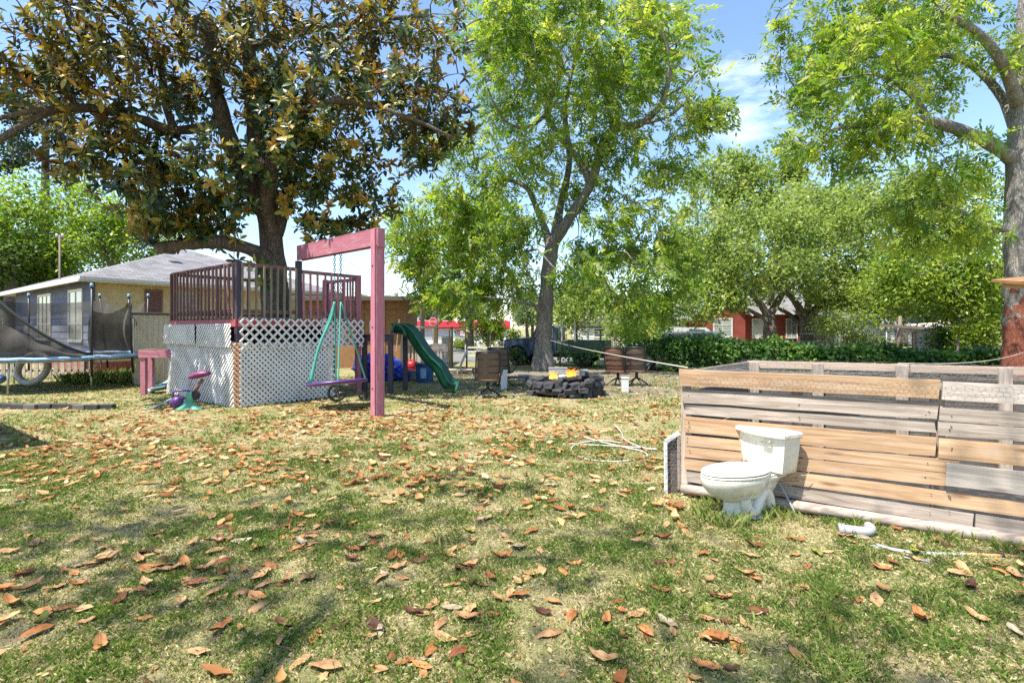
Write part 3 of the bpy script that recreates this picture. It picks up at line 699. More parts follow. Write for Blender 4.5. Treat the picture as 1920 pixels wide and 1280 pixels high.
# --- tree over the photographer's shoulder; only its dappled shade reaches the lawn
tree('shade_tree', 'tall tree standing behind the lawn whose leaves shade the near grass', 'tree', (-3.8, -4.2, 0),
     ([Vector((-3.8, -4.2, -.1)), Vector((-3.7, -4.1, 3)), Vector((-3.3, -3.6, 6)), Vector((-2.9, -2.8, 9))], [.4, .3, .25, .12]),
     [([Vector((-3.5, -3.9, 4.5)), Vector((-2.6, -3, 7.3)), Vector((-1.2, -1.8, 10)), Vector((0.2, -1.2, 11.6))], [.15, .12, .08, .04]),
      ([Vector((-3.5, -3.9, 4.5)), Vector((-4.4, -2.4, 8)), Vector((-5.2, -.6, 11))], [.15, .1, .05])],
     [((-3.2, -1.2, 11.5), (3.6, 2.0, 1.2), 1.0), ((.2, -2.2, 11.8), (2.0, 1.2, 1.0), .25), ((-3, -3, 10), (3, 2, 1.5), .5), ((-6.2, .1, 11.6), (3.2, 1.5, 1.0), .9)],
     185, 7, MAG, .2, M['midgreen'], M['pecbark'], spread=.34, r0=.02)

# --- live oaks and other trees across the road
def oak(name, label, px, py, d, rx, ry, depth, natt, per, size, mleaf, stems, crown=None, group=None, bk=None, spread=.35):
    base = Vector(((px - 960) / F * d, d, 0)); limbs = []
    trunk = ([base + Vector((0, 0, -.1)), P(px + stems[0][0], (HZ + F * CAMH / d + py) / 2, d), P(px + stems[0][1], py, d)], [stems[0][2] * 1.25, stems[0][2], stems[0][2] * .7])
    for (x1, y1, x2, y2, r) in stems[1:]:
        mid = P((x1 + x2) / 2, min(y1, y2) + abs(y1 - y2) * .35, d + random.uniform(-.6, .6))
        limbs.append(([P(x1, y1, d), mid, P(x2, y2, d + random.uniform(-1.5, 1))], [r, r * .75, r * .35]))
    return tree(name, label, 'tree', base, trunk, limbs, crown or [E(px, py, d, rx, ry, depth, 1)], natt, per, QUAD, size, mleaf, bk or M['oakbark'], spread=spread, group=group, r0=.03, up_tilt=.9)
oak('live_oak', 'spreading live oak with several thick leaning stems before the brick house', 1440, 590, 33, 0, 0, 0, 900, 26, .26, M['oak'],
    [(4, 2, .42), (1444, 600, 1400, 545, .28), (1444, 590, 1490, 530, .26), (1440, 600, 1350, 565, .16), (1446, 570, 1450, 480, .2), (1480, 540, 1560, 500, .15), (1400, 545, 1340, 480, .14)],
    [E(1420, 470, 33, 165, 95, 5, 3), E(1330, 510, 32, 85, 55, 3, .9), E(1500, 440, 34, 130, 90, 4, 1.6), E(1560, 530, 32.5, 80, 50, 3, .7), E(1345, 565, 31, 50, 22, 1.5, .3), E(1400, 560, 31, 40, 14, 1.2, .15)])
oak('live_oak', 'live oak with a stout shadowed trunk beside the small brown garage', 1515, 590, 35, 0, 0, 0, 700, 26, .27, M['oak'],
    [(0, -4, .5), (1515, 610, 1470, 545, .3), (1515, 600, 1570, 545, .3), (1565, 555, 1640, 545, .2), (1512, 590, 1530, 500, .22), (1515, 620, 1440, 570, .2)],
    [E(1590, 470, 35, 140, 95, 5, 2.2), E(1650, 540, 34, 70, 60, 3, .9), E(1540, 400, 37, 130, 60, 4, 1.2)])
oak('broadleaf_tree', 'tall pale green tree rising behind the spreading live oaks', 1370, 480, 46, 0, 0, 0, 620, 24, .36, M['oak'],
    [(0, 4, .4), (1372, 520, 1340, 400, .2), (1372, 520, 1420, 390, .2)],
    [E(1350, 370, 46, 75, 80, 4, 1.2), E(1430, 350, 47, 90, 85, 4, 1.4), E(1300, 460, 46, 60, 60, 3, .7), E(1480, 300, 48, 50, 40, 2, .3)])
oak('broadleaf_tree', 'rounded tree behind the oaks on the side of the right pecan', 1690, 500, 44, 0, 0, 0, 620, 24, .36, M['oak'],
    [(0, 0, .4), (1690, 520, 1640, 380, .2), (1690, 520, 1750, 400, .2)],
    [E(1650, 385, 44, 120, 80, 4, 1.5), E(1760, 400, 45, 100, 80, 4, 1.2)])
oak('broadleaf_tree', 'bright green tree hanging low between the leaning dark post and the right pecan', 1800, 560, 25, 0, 0, 0, 600, 24, .2, M['pecan'],
    [(0, 0, .18), (1800, 580, 1740, 490, .1), (1800, 580, 1850, 470, .1)],
    [E(1760, 490, 25, 95, 70, 3, 1.4), E(1830, 560, 24.5, 55, 70, 2.4, .9), E(1690, 555, 26, 50, 50, 2, .5)])
oak('broadleaf_tree', 'lime green tree behind the house roof under the magnolia limb', 215, 470, 31, 0, 0, 0, 700, 24, .24, M['pecan2'],
    [(0, 0, .25), (215, 520, 150, 400, .14), (215, 500, 270, 420, .14)],
    [E(100, 400, 31, 150, 65, 4, 1.5), E(230, 440, 31, 90, 60, 3.4, 1), E(60, 470, 31, 110, 50, 3, .9)])
oak('broadleaf_tree', 'darker tree at the end of the blue house wall', 20, 520, 30, 0, 0, 0, 420, 24, .26, M['midgreen'],
    [(0, 0, .35), (20, 540, -30, 440, .2), (20, 540, 60, 430, .2)],
    [E(0, 480, 30, 110, 60, 4, 1.5), E(40, 540, 31, 70, 30, 2, .5)])
oak('pine_tree', 'tall thin pine with sparse needles above the lime green tree', 82, 230, 46, 0, 0, 0, 240, 18, .42, M['pine'],
    [(2, 4, .33), (84, 330, 20, 300, .08), (84, 280, 150, 260, .08), (85, 230, 40, 190, .07), (85, 220, 130, 170, .07)],
    [E(85, 200, 46, 75, 50, 3, 1), E(40, 290, 46, 60, 30, 2.4, .6), E(130, 300, 46, 50, 40, 2.4, .5), E(20, 230, 46, 50, 40, 2, .4)], spread=.3)
oak('broadleaf_tree', 'slim tree with pale trunk seen between the deck and the middle pecan', 880, 470, 34, 0, 0, 0, 420, 22, .26, M['pecan'],
    [(0, 0, .25), (880, 520, 820, 430, .12), (880, 500, 940, 400, .12)],
    [E(850, 470, 34, 80, 90, 3.4, 1.2), E(920, 420, 34, 70, 80, 3, 1)])
oak('small_tree', 'small pale tree beside the dark truck cab', 1080, 600, 30, 0, 0, 0, 260, 22, .2, M['oak'],
    [(0, 0, .12), (1080, 620, 1050, 590, .06), (1080, 620, 1120, 585, .06)],
    [E(1080, 590, 30, 70, 28, 2, 1), E(1130, 570, 31, 60, 30, 2, .8)])
oak('small_tree', 'lime leaved small tree before the white windowed brick wing', 1210, 600, 27, 0, 0, 0, 300, 22, .17, M['pecan2'],
    [(0, 0, .08), (1210, 630, 1190, 600, .04), (1210, 630, 1240, 600, .04)],
    [E(1205, 595, 27, 60, 28, 1.6, 1), E(1190, 625, 26, 45, 14, 1.2, .6), E(1290, 560, 28, 40, 35, 1.4, .5)])
oak('small_tree', 'twiggy small tree with thin pale leaves behind the right end of the hedge', 1590, 600, 30, 0, 0, 0, 150, 16, .16, M['oak'],
    [(0, 0, .08), (1590, 630, 1560, 600, .04), (1590, 630, 1620, 600, .04)], [E(1590, 600, 30, 55, 28, 1.6, 1)])
# bushes
def bush(label, px, py, d, rx, ry, n, m, size=.2, per=10):
    t = thing('bush', label, 'bush', Vector(((px - 960) / F * d, d, 0))); B = np.array(tuple(t.location))
    top = CAMH - (py - ry - HZ) / F * d
    att = blobs([((B[0], d, top * .55), (rx / F * d, rx / F * d * .7, top * .52), 1)], n)
    V = []; Q = []; off = 0
    for a in att[::max(1, n // 60)]:
        v, q = tube_arrays([B, (B + a) / 2 + rng.normal(size=3) * .1, a], [.02, .012, .004], 4); V += v; Q += [tuple(x + off for x in z) for z in q]; off += len(v)
    stuff(qmesh('stem_growth', np.array(V) - B, np.array(Q), M['oakbark'], t))
    k_ = len(att) * per; pos = np.repeat(att, per, axis=0) + rng.normal(size=(k_, 3)) * .12
    rnd = np.clip(.5 + .3 * rng.normal(size=k_), 0, 1)
    v, q, a = scatter(QUAD[0], QUAD[1], pos - B, basis(rand_dirs(k_), rng.normal(size=(k_, 3)) * .6 + [0, 0, .8]), size * rng.uniform(.7, 1.3, k_), rnd)
    stuff(qmesh('foliage', v, q, m, t, attr=a)); return t
bush('rounded lime bush beyond the white rail fence', 920, 620, 34, 48, 25, 260, M['pecan2'])
bush('pale clipped bush in front of the red fascia store', 868, 655, 38, 24, 16, 120, M['oak'])
bush('bright yellow-green bush by the pale garage on the right', 1835, 625, 24, 45, 25, 220, M['pecan2'], .17)
bush('dark green bush against the open pale garage', 1775, 630, 26, 30, 20, 160, M['vine'], .17)
bush('bush with pale twigs before the far white siding house', 1620, 640, 33, 60, 12, 150, M['oak'], .18)
# far tree line: copies of three crowns
protos = []
for kk in range(3):
    base = Vector((0, 0, 0))
    t = tree('far_tree', 'x', 'tree', base, ([Vector((0, 0, 0)), Vector((.2, 0, 2.5)), Vector((0, .1, 5))], [.35, .28, .15]),
             [([Vector((.1, 0, 2.5)), Vector((1.2, .3, 4.5)), Vector((2, .2, 6))], [.16, .1, .04]), ([Vector((.1, 0, 2.5)), Vector((-1.2, -.3, 4.5)), Vector((-2, .2, 6))], [.16, .1, .04])],
             [((0, 0, 6.0), (3.6, 3.2, 2.6), 1.4), ((1.6, 0, 4.2), (2.4, 2.4, 1.4), .6), ((-1.6, .3, 4.4), (2.6, 2.4, 1.6), .7), ((.3, 0, 8), (2, 2, 1.4), .5)][:3 + (kk > 0)],
             260, 20, QUAD, .46, M['fargreen'], M['oakbark'], spread=.45, r0=.03)
    protos.append(t)
FL = 'distant leafy tree in the tree line far behind the yard'
used = set()
spots = []
for i in range(34):
    x = -150 + 300 * i / 33; spots.append((x + rng.uniform(-3, 3), 100 + rng.uniform(-12, 14), rng.uniform(.85, 1.25)))
spots += [(-12, 74, .62), (-20, 78, .7), (-6, 80, .66), (8, 62, .8), (15, 60, .72), (22, 64, .85), (30, 62, .9), (38, 58, .9), (46, 60, 1), (55, 60, 1), (63, 58, 1), (70, 55, 1), (-32, 48, .9), (-42, 46, 1), (-50, 50, 1.1), (-26, 52, .8), (46, 42, .8), (40, 47, .75), (52, 46, .85), (11, 70, .9), (3, 76, .7)]
for i, (x, y, s) in enumerate(spots):
    pr = protos[i % 3]
    if i % 3 not in used: used.add(i % 3); o = pr; o.location = (x, y, 0)
    else: o = dup(pr, (x, y, 0))
    o.rotation_euler.z = rng.uniform(0, 6.28); o.scale = (s * 1.1, s * 1.1, s); o['label'] = FL; o['group'] = 'tree line far behind the yard'

# ------------------------------------------------------------------ house on the left
hr = Vector((.6, .8, 0)); hl = Vector((-.8, .6, 0)); W0 = Vector((-14.35, 17.53, 0))
house = thing('house', 'low house with tan and slate blue board siding and grey hip roof', 'house', W0)
def hp(s, l, z): return hr * s + hl * l + Vector((0, 0, z))          # local
HR, HL, ZB, ZT = 9.0, 12.0, .42, 3.25
nrm_r = Vector((.8, -.6, 0)); nrm_l = Vector((-.6, -.8, 0))
wl = []
core = mesh('wall', [hp(0.03, .03, 0), hp(HR, .03, 0), hp(HR, HL, 0), hp(.03, HL, 0), hp(.03, .03, ZT), hp(HR, .03, ZT), hp(HR, HL, ZT), hp(.03, HL, ZT)],
            [[0, 1, 5, 4], [1, 2, 6, 5], [2, 3, 7, 6], [3, 0, 4, 7], [4, 5, 6, 7]], M['cream'], house)
n = 11; pitch = (ZT - ZB) / n
for i in range(n):
    z = ZB + pitch * (i + .5)
    b_ = bar('siding_board', hp(0, 0, z) + nrm_r * .012, hp(HR, 0, z) + nrm_r * .012, pitch + .02, .022, M['tan'], core, up=Vector((0, 0, 1)) + nrm_r * -.07)
    b_ = bar('siding_board', hp(0, 0, z) + nrm_l * .012, hp(0, HL, z) + nrm_l * .012, pitch + .02, .022, M['blue'] if i > 4 else M['paleblue'], core, up=Vector((0, 0, 1)) + nrm_l * -.07)
bar('corner_board', hp(0, 0, ZB) + (nrm_r + nrm_l) * .02, hp(0, 0, ZT) + (nrm_r + nrm_l) * .02, .12, .12, M['blue'], house, up=nrm_r)
# brick skirt, brick by brick
skirt = mesh('brick_skirt', [hp(-.0, 0, 0) + nrm_l * .02, hp(0, HL, 0) + nrm_l * .02, hp(0, HL, ZB - .02) + nrm_l * .02, hp(0, 0, ZB - .02) + nrm_l * .02,
                             hp(0, 0, 0) + nrm_r * .02, hp(HR, 0, 0) + nrm_r * .02, hp(HR, 0, ZB - .02) + nrm_r * .02, hp(0, 0, ZB - .02) + nrm_r * .02], [[0, 1, 2, 3], [4, 5, 6, 7]], M['mortar'], house)
v, f = cbox_data(.215, .05, .07, .006); bm0 = None
for (dirv, nv, ln) in ((hl, nrm_l, 7.0), (hr, nrm_r, 5.0)):
    for row in range(5):
        kk = 0; s = .12 + (row % 2) * .11
        while s < ln:
            if bm0 is None: o = fixn(mesh('brick', v, f, M['brick'], skirt)); bm0 = o.data
            else: o = link(bpy.data.objects.new('brick', bm0), skirt)
            Mx = Matrix((dirv, Vector((0, 0, 1)).cross(dirv), Vector((0, 0, 1)))).transposed().to_4x4(); Mx.translation = dirv * s + nv * .025 + Vector((0, 0, .045 + row * .078)); o.matrix_local = Mx
            s += .226
# roof
ov = .5; ze = 3.3; rise = 1.95; hm = HR / 2
e = [hp(-ov, -ov, ze), hp(HR + ov, -ov, ze), hp(HR + ov, HL + ov, ze), hp(-ov, HL + ov, ze)]
r1_ = hp(hm, hm, ze + rise); r2_ = hp(hm, HL - hm, ze + rise)
roof = mesh('roof', e + [r1_, r2_], [[0, 1, 4], [1, 2, 5, 4], [2, 3, 5], [3, 0, 4, 5]], M['shingle'], house)
uv = roof.data.uv_layers.new()
for pl in roof.data.polygons:
    nn = pl.normal; u = Vector((0, 0, 1)).cross(nn).normalized(); vv = nn.cross(u)
    for li in pl.loop_indices:
        co = roof.data.vertices[roof.data.loops[li].vertex_index].co; uv.data[li].uv = (co.dot(u), co.dot(vv))
for a, b in ((0, 1), (0, 3), (1, 2), (2, 3)):
    fa = bar('fascia', e[a] + Vector((0, 0, -.09)), e[b] + Vector((0, 0, -.09)), .17, .035, M['white'], roof)
mesh('soffit', [p + Vector((0, 0, -.05)) for p in e], [[0, 3, 2, 1]], M['soffit'], roof)
bar('gutter', e[0] + nrm_r * .06 + Vector((0, 0, -.06)), e[1] + nrm_r * .06 + Vector((0, 0, -.06)), .11, .1, M['white'], roof)
box('vent', (.35, .3, .22), hp(3.1, 2.2, ze + 1.48), M['black'], roof, rot=(0, 0, R(53)))
def window(parent, org, dirv, nv, s0, s1, z0, z1, cols, rows, fm, gm, fw=.09, name='window'):
    up = Vector((0, 0, 1)); p = lambda s, z, o=.04: org + dirv * s + up * z + nv * o
    wv = mesh(name, [p(s0, z0, .035), p(s1, z0, .035), p(s1, z1, .035), p(s0, z1, .035)], [[0, 1, 2, 3]], gm, parent)
    bar('frame', p(s0 - fw / 2, z0), p(s0 - fw / 2, z1), fw, .05, fm, wv, up=dirv); bar('frame', p(s1 + fw / 2, z0), p(s1 + fw / 2, z1), fw, .05, fm, wv, up=dirv)
    bar('frame', p(s0 - fw, z1 + fw / 2, .043), p(s1 + fw, z1 + fw / 2, .043), fw, .05, fm, wv); bar('sill', p(s0 - fw, z0 - fw / 2, .05), p(s1 + fw, z0 - fw / 2, .05), fw, .07, fm, wv)
    for i in range(1, cols): s = s0 + (s1 - s0) * i / cols; bar('muntin', p(s, z0, .045), p(s, z1, .045), .035, .025, fm, wv, up=dirv)
    for i in range(1, rows): z = z0 + (z1 - z0) * i / rows; bar('muntin', p(s0, z, .042), p(s1, z, .042), .035, .025, fm, wv)
    return wv
Z0 = Vector((0, 0, 0))
window(house, Z0, hl, nrm_l, 1.1, 2.7, 1.15, 2.9, 2, 3, M['white'], M['glassgrey'])
window(house, Z0, hl, nrm_l, 5.4, 7.4, 1.15, 2.9, 3, 3, M['white'], M['glassgrey'])
window(house, Z0, hr, nrm_r, 2.55, 3.2, 2.0, 2.9, 1, 2, M['cream'], M['glass'])
sh = window(house, Z0, hr, nrm_r, 1.55, 2.02, 2.0, 2.95, 1, 1, M['mauve'], M['mauve'], .05, 'shutter')
for i in range(9): bar('louvre', hr * 1.56 + nrm_r * .06 + Vector((0, 0, 2.05 + i * .1)), hr * 2.01 + nrm_r * .06 + Vector((0, 0, 2.05 + i * .1)), .07, .012, M['mauve'], sh, up=Vector((0, 0, 1)) - nrm_r * .6)
# ribbed cream panel cabinet under the deck rail
sp_ = thing('storage_cabinet', 'worn cream ribbed panel cabinet against the tan house wall', 'cabinet', (-10.25, 14.9, 0), R(38))
box('body', (1.25, .7, 1.95), (0, 0, .98), M['cream'], sp_)
for i in range(10): box('rib', (.03, .02, 1.9), (-.57 + i * .127, -.358, .98), M['cream'], sp_)
box('top', (1.36, .8, .06), (0, 0, 1.99), M['darkwood'], sp_)
# electric meter mast
mast = thing('service_mast', 'thin grey service mast standing beyond the roof edge', 'mast', P(112, 560, 21).xy.to_3d())
tube('pole', [(0, 0, 0), (0, 0, P(112, 440, 21).z)], .035, M['pole'], mast)
bar('cross_arm', (-.25, 0, 5.3), (.25, 0, 5.3), .05, .05, M['pole'], mast)
tube('insulator', [(.12, 0, 5.32), (.12, 0, 5.45)], .04, M['white'], mast); tube('insulator', [(-.12, 0, 5.32), (-.12, 0, 5.45)], .04, M['white'], mast)
# brown shed
bs = thing('shed', 'brown plywood shed with dark flat roof beside the pink swing post', 'shed', (-6.2, 20.3, 0))
wl_ = box('wall', (4.0, 2.4, 2.75), (0, 1.2, 1.37), M['ply'], bs)
for x in (-2, -.95, .3, 1.15, 2.0): box('batten', (.07, .03, 2.7), (x if abs(x) < 2 else x * .985, -.014, 1.36), M['ply'], bs)
box('lintel', (4.0, .03, .08), (0, -.013, 2.25), M['ply'], bs)
box('roof', (5.1, 3.2, .12), (.15, 1.1, 2.84), M['darkwood'], bs, rot=(R(3), 0, 0)); box('eave', (5.0, .06, .16), (.15, -.53, 2.72), M['darkwood'], bs)
wn = window(bs, Z0, Vector((1, 0, 0)), Vector((0, -1, 0)), .62, .95, 1.3, 1.85, 1, 1, M['white'], M['glass'], .05)
# unseen shed whose roof corner throws the dark triangle on the lawn
us = thing('garden_shed', 'low shed beside the lawn whose roof corner throws a dark triangle on the grass', 'shed', (-7.42, 6.0, 0), 0)
ra = Vector((-.82, .57, 0)); rb_ = Vector((-.57, -.82, 0))
def up_(a, b, z): return ra * a + rb_ * b + Vector((0, 0, z))
mesh('wall', [up_(.3, .3, 0), up_(3.2, .3, 0), up_(3.2, 2.5, 0), up_(.3, 2.5, 0), up_(.3, .3, 2.9), up_(3.2, .3, 2.9), up_(3.2, 2.5, 2.9), up_(.3, 2.5, 2.9)], [[0, 1, 5, 4], [1, 2, 6, 5], [2, 3, 7, 6], [3, 0, 4, 7]], M['ply'], us)
mesh('roof', [up_(0, 0, 2.95), up_(3.5, 0, 2.95), up_(3.5, 2.8, 2.95), up_(0, 2.8, 2.95), up_(0, 0, 3.05), up_(3.5, 0, 3.05), up_(3.5, 2.8, 3.05), up_(0, 2.8, 3.05)], [[0, 1, 2, 3], [4, 5, 6, 7], [0, 1, 5, 4], [1, 2, 6, 5], [2, 3, 7, 6], [3, 0, 4, 7]], M['darkwood'], us)
# eave of an outbuilding on the right edge
pe = thing('lean_to', 'lean-to roof of raw boards jutting in beside the right pecan', 'shed', (9.95, 8.4, 0))
rf = mesh('roof', [(-1.35, 0, 2.28), (2.2, -.9, 2.6), (2.2, 1.4, 2.75), (-1.15, 1.0, 2.42), (-1.35, 0, 2.33), (2.2, -.9, 2.65), (2.2, 1.4, 2.8), (-1.15, 1.0, 2.47)], [[0, 1, 2, 3], [4, 5, 6, 7], [0, 1, 5, 4], [1, 2, 6, 5], [2, 3, 7, 6], [3, 0, 4, 7]], M['ply'], pe)
for i in range(4): bar('rafter', (-1.1 + i * .55, -.02 - .12 * i, 2.24 + .05 * i), (-.95 + i * .55, .98 - .1 * i, 2.37 + .05 * i), .1, .04, M['fresh'], pe)
bar('fascia', (-1.36, -.03, 2.29), (2.2, -.93, 2.61), .12, .03, M['orangewood'], pe)
tube('post', [(-.98, .2, 0), (-.98, .2, 2.3)], .035, M['steel'], pe)

# ------------------------------------------------------------------ play deck
K = Vector((-5.46, 10.18, 0)); u_r = Vector((1.71, 2.22, 0)).normalized(); u_l = Vector((-2.22, 1.71, 0)).normalized()
LR, LL, ZD, ZR = 2.85, 3.4, 1.80, 2.88
deck = thing('play_deck', 'raised play deck skirted in white lattice with a wooden baluster railing', 'deck', K)
n_r = Vector((u_l.x, u_l.y, 0)) * -1; n_l = Vector((u_r.x, u_r.y, 0)) * -1      # outward normals of the two near faces
def dp(a, b, z): return u_r * a + u_l * b + Vector((0, 0, z))
for i in range(20):
    a = .02 + (i + .5) * LR / 20.3
    bar('plank', dp(a, -.04, ZD - .02), dp(a, LL + .04, ZD - .02), LR / 20.3 - .008, .035, M['olive'], deck, up=u_r)
for (p, q_) in ((dp(0, -.02, 0), dp(LR, -.02, 0)), (dp(-.02, 0, 0), dp(-.02, LL, 0)), (dp(LR + .02, 0, 0), dp(LR + .02, LL, 0)), (dp(0, LL + .02, 0), dp(LR, LL + .02, 0))):
    bar('rim_board', p + Vector((0, 0, ZD - .12)), q_ + Vector((0, 0, ZD - .12)), .15, .04, M['red'], deck)
for (a, b, m, top) in ((0.03, .03, 'purple', ZR + .04), (0.04, LL, 'mauve', ZR), (LR, 0.03, 'pink', ZR - .02), (LR, LL, 'pink', ZR), (LR * .46, 0.03, 'purple', 3.05), (0.03, LL * .5, 'mauve', ZD), (LR, LL * .42, 'pink', ZR - .05)):
    bar('post', dp(a, b, 0), dp(a, b, top), .11, .11, M[m], deck, up=u_r)
def railing(fn, ln, n, m, mr, z1=ZR, tops=True):
    for i in range(n):
        s = (i + .5) * ln / n + rng.uniform(-.012, .012)
        bar('baluster', fn(s, ZD - .05 + rng.uniform(-.02, .02)), fn(s + rng.uniform(-.012, .012), z1 - .01 + rng.uniform(-.02, .015)), .042, .034, M[m], deck, up=u_r)
    bar('rail', fn(0, z1 - .02, -.05), fn(ln, z1 - .02, -.05), .08, .035, M[mr], deck); bar('rail', fn(0, ZD + .12, -.05), fn(ln, ZD + .12, -.05), .08, .035, M[mr], deck)
railing(lambda s, z, o=0: dp(-.035 - o, s, z), LL, 18, 'mauve', 'mauve')
railing(lambda s, z, o=0: dp(s, -.035 - o, z), LR * .46, 9, 'olive', 'mauve')
railing(lambda s, z, o=0: dp(LR * .46 + s, -.035 - o, z), LR * .54, 9, 'pink', 'mauve', ZR - .04)
railing(lambda s, z, o=0: dp(LR + .035 + o, s, z), LL * .42, 7, 'pink', 'pink', ZR - .1)
railing(lambda s, z, o=0: dp(s, LL + .035 + o, z), LR, 12, 'mauve', 'mauve')
# lattice panels
def lattice(org, du, nv, wd, ht, pitch, sw, m, bulge=0., parent=deck, skip=None, label=None):
    up = Vector((0, 0, 1)); V = []; Qs = []
    def pt(u, v_, o):
        bb = bulge * math.sin(math.pi * min(1, max(0, u / wd))) * (.5 + .5 * math.sin(v_ * 3.1)) + .4 * bulge * math.sin(u * 5 + v_ * 3)
        return org + du * u + up * v_ + nv * (o + bb)
    for sgn, o in ((1, .010), (-1, .019)):
        c = -ht - wd
        while c < wd + ht:
            # v = sgn*u + c  clipped to the panel
            us = sorted([max(0, min(wd, ((0 - c) if sgn > 0 else (c - ht)))), max(0, min(wd, ((ht - c) if sgn > 0 else c)))])
            if us[1] - us[0] > .01:
                steps = max(1, int((us[1] - us[0]) / .35)) if bulge else 1
                for k_ in range(steps):
                    ua = us[0] + (us[1] - us[0]) * k_ / steps; ub = us[0] + (us[1] - us[0]) * (k_ + 1) / steps
                    h = sw * .5 * .7071; i = len(V)
                    for (uu, oo) in ((ua, o), (ub, o), (ua, o - .008), (ub, o - .008)):
                        vv = sgn * uu + c
                        V.append(pt(uu - h * sgn, vv + h, oo)); V.append(pt(uu + h * sgn, vv - h, oo))
                    Qs += [(i, i + 1, i + 3, i + 2), (i + 4, i + 6, i + 7, i + 5), (i, i + 2, i + 6, i + 4), (i + 1, i + 5, i + 7, i + 3)]
            c += pitch * 1.4142
    o = stuff(qmesh('lattice_panel', np.array([tuple(p) for p in V]), np.array(Qs), m, parent))
    if label: o['label'] = label
    return o
lattice(dp(-.06, .0, .0), u_l, n_l, LL * .52, 1.30, .076, .046, M['lattice'], .035)
lattice(dp(-.05, LL * .5, .02), u_l, n_l, LL * .52, 1.28, .076, .046, M['lattice'], .04)
lattice(dp(-.11, .02, 1.20), u_l, n_l, LL * .47, .46, .076, .046, M['lattice'], .015)
lattice(dp(-.12, LL * .5, 1.22), u_l, n_l, LL * .52, .44, .076, .046, M['lattice'], .015)
lattice(dp(.02, -.06, 0), u_r, n_r, LR * .74, 1.27, .080, .048, M['lattice'], .01)
lattice(dp(.0, -.10, 1.15), u_r, n_r, LR * .80, .62, .135, .044, M['lattice'], .01)
lattice(dp(LR * .79, -.11, 1.14), u_r, n_r, LR * .23, .63, .135, .044, M['lattice'], .005)
lattice(dp(LR * .62, -.14, 1.17), u_r, n_r, LR * .2, .62, .1, .04, M['lattice'], .005)
lattice(dp(-.075, -.02, .0), (u_r * .55 + n_r * .2).normalized(), (n_r + n_l).normalized(), .13, 1.28, .072, .046, M['orangelat'], .0, label='rust stained strip of lattice at the corner')
bar('skirt_frame', dp(LR * .76, -.03, 0), dp(LR * .76, -.03, 1.2), .05, .05, M['darkwood'], deck, up=u_r)
for k_ in range(9):
    bar('skirt_board', dp(LR + .05, .05 + k_ * .37 if False else LL * .45 + (k_ + .5) * LL * .55 / 9, .02), dp(LR + .05, LL * .45 + (k_ + .5) * LL * .55 / 9, 1.68), LL * .55 / 9 - .004, .02, M['darkwood'], deck, up=u_l)
for k_ in range(14):
    bar('skirt_board', dp((k_ + .5) * LR / 14, LL + .06, .02), dp((k_ + .5) * LR / 14, LL + .06, 1.68), LR / 14 - .004, .02, M['darkwood'], deck, up=u_r)
bar('floor_beam', dp(.3, .4, ZD - .12), dp(LR - .3, .4, ZD - .12), .14, .05, M['darkwood'], deck)

# swing frame
S0 = K + dp(LR * .46, -.1, 0); S1 = G(708, 779)
sf = thing('swing_frame', 'pink painted swing frame of one tall post and a thick beam', 'swing frame', S1)
bd = (S0 - S1); bd.z = 0; bl_ = bd.length; bd.normalize(); bn = Vector((-bd.y, bd.x, 0))
ZB1 = 3.36
post = bar('post', (0, 0, -.05), (0, 0, ZB1 - .31), .15, .15, M['pink'], sf, up=bd)
bar('post_board', bn * .092 + Vector((0, 0, -.05)), bn * .092 + Vector((0, 0, ZB1 - .0)), .13, .028, M['pink'], sf, up=bd)
bar('post_board', bn * -.092 + Vector((0, 0, -.05)), bn * -.092 + Vector((0, 0, ZB1 - .32)), .13, .028, M['pink'], sf, up=bd)
for s in (-1, 1):
    bar('beam', bn * (.055 * s) - bd * .09 + Vector((0, 0, ZB1 - .155)), bn * (.055 * s) + bd * (bl_ + .08) + Vector((0, 0, ZB1 - .155)), .30, .045, M['pink'], sf)
bar('beam_cap', -bd * .1 + Vector((0, 0, ZB1)), bd * (bl_ + .08) + Vector((0, 0, ZB1)), .16, .02, M['pink'], sf, up=bn)
bar('end_board', -bd * .112 + Vector((0, 0, ZB1 - .33)), -bd * .112 + Vector((0, 0, ZB1 + .01)), .15, .022, M['pink'], sf, up=bn)
for zz in (.5, 1.6, 2.7):
    bo_ = lathe('bolt', [(.016, 0), (.016, .008), (.009, .014), (0, .014)], M['chain'], sf, 8); bo_.matrix_local = Matrix.Translation(bn * .108 + Vector((0, 0, zz))) @ (bn.to_track_quat('Z', 'Y').to_matrix().to_4x4())
for tt in (.05, .4, bl_ * .5, bl_ - .2):
    bo_ = lathe('bolt', [(.018, 0), (.018, .008), (.01, .014), (0, .014)], M['chain'], sf, 8); bo_.matrix_local = Matrix.Translation(bn * -.079 + bd * tt + Vector((0, 0, ZB1 - .2))) @ ((-bn).to_track_quat('Z', 'Y').to_matrix().to_4x4())
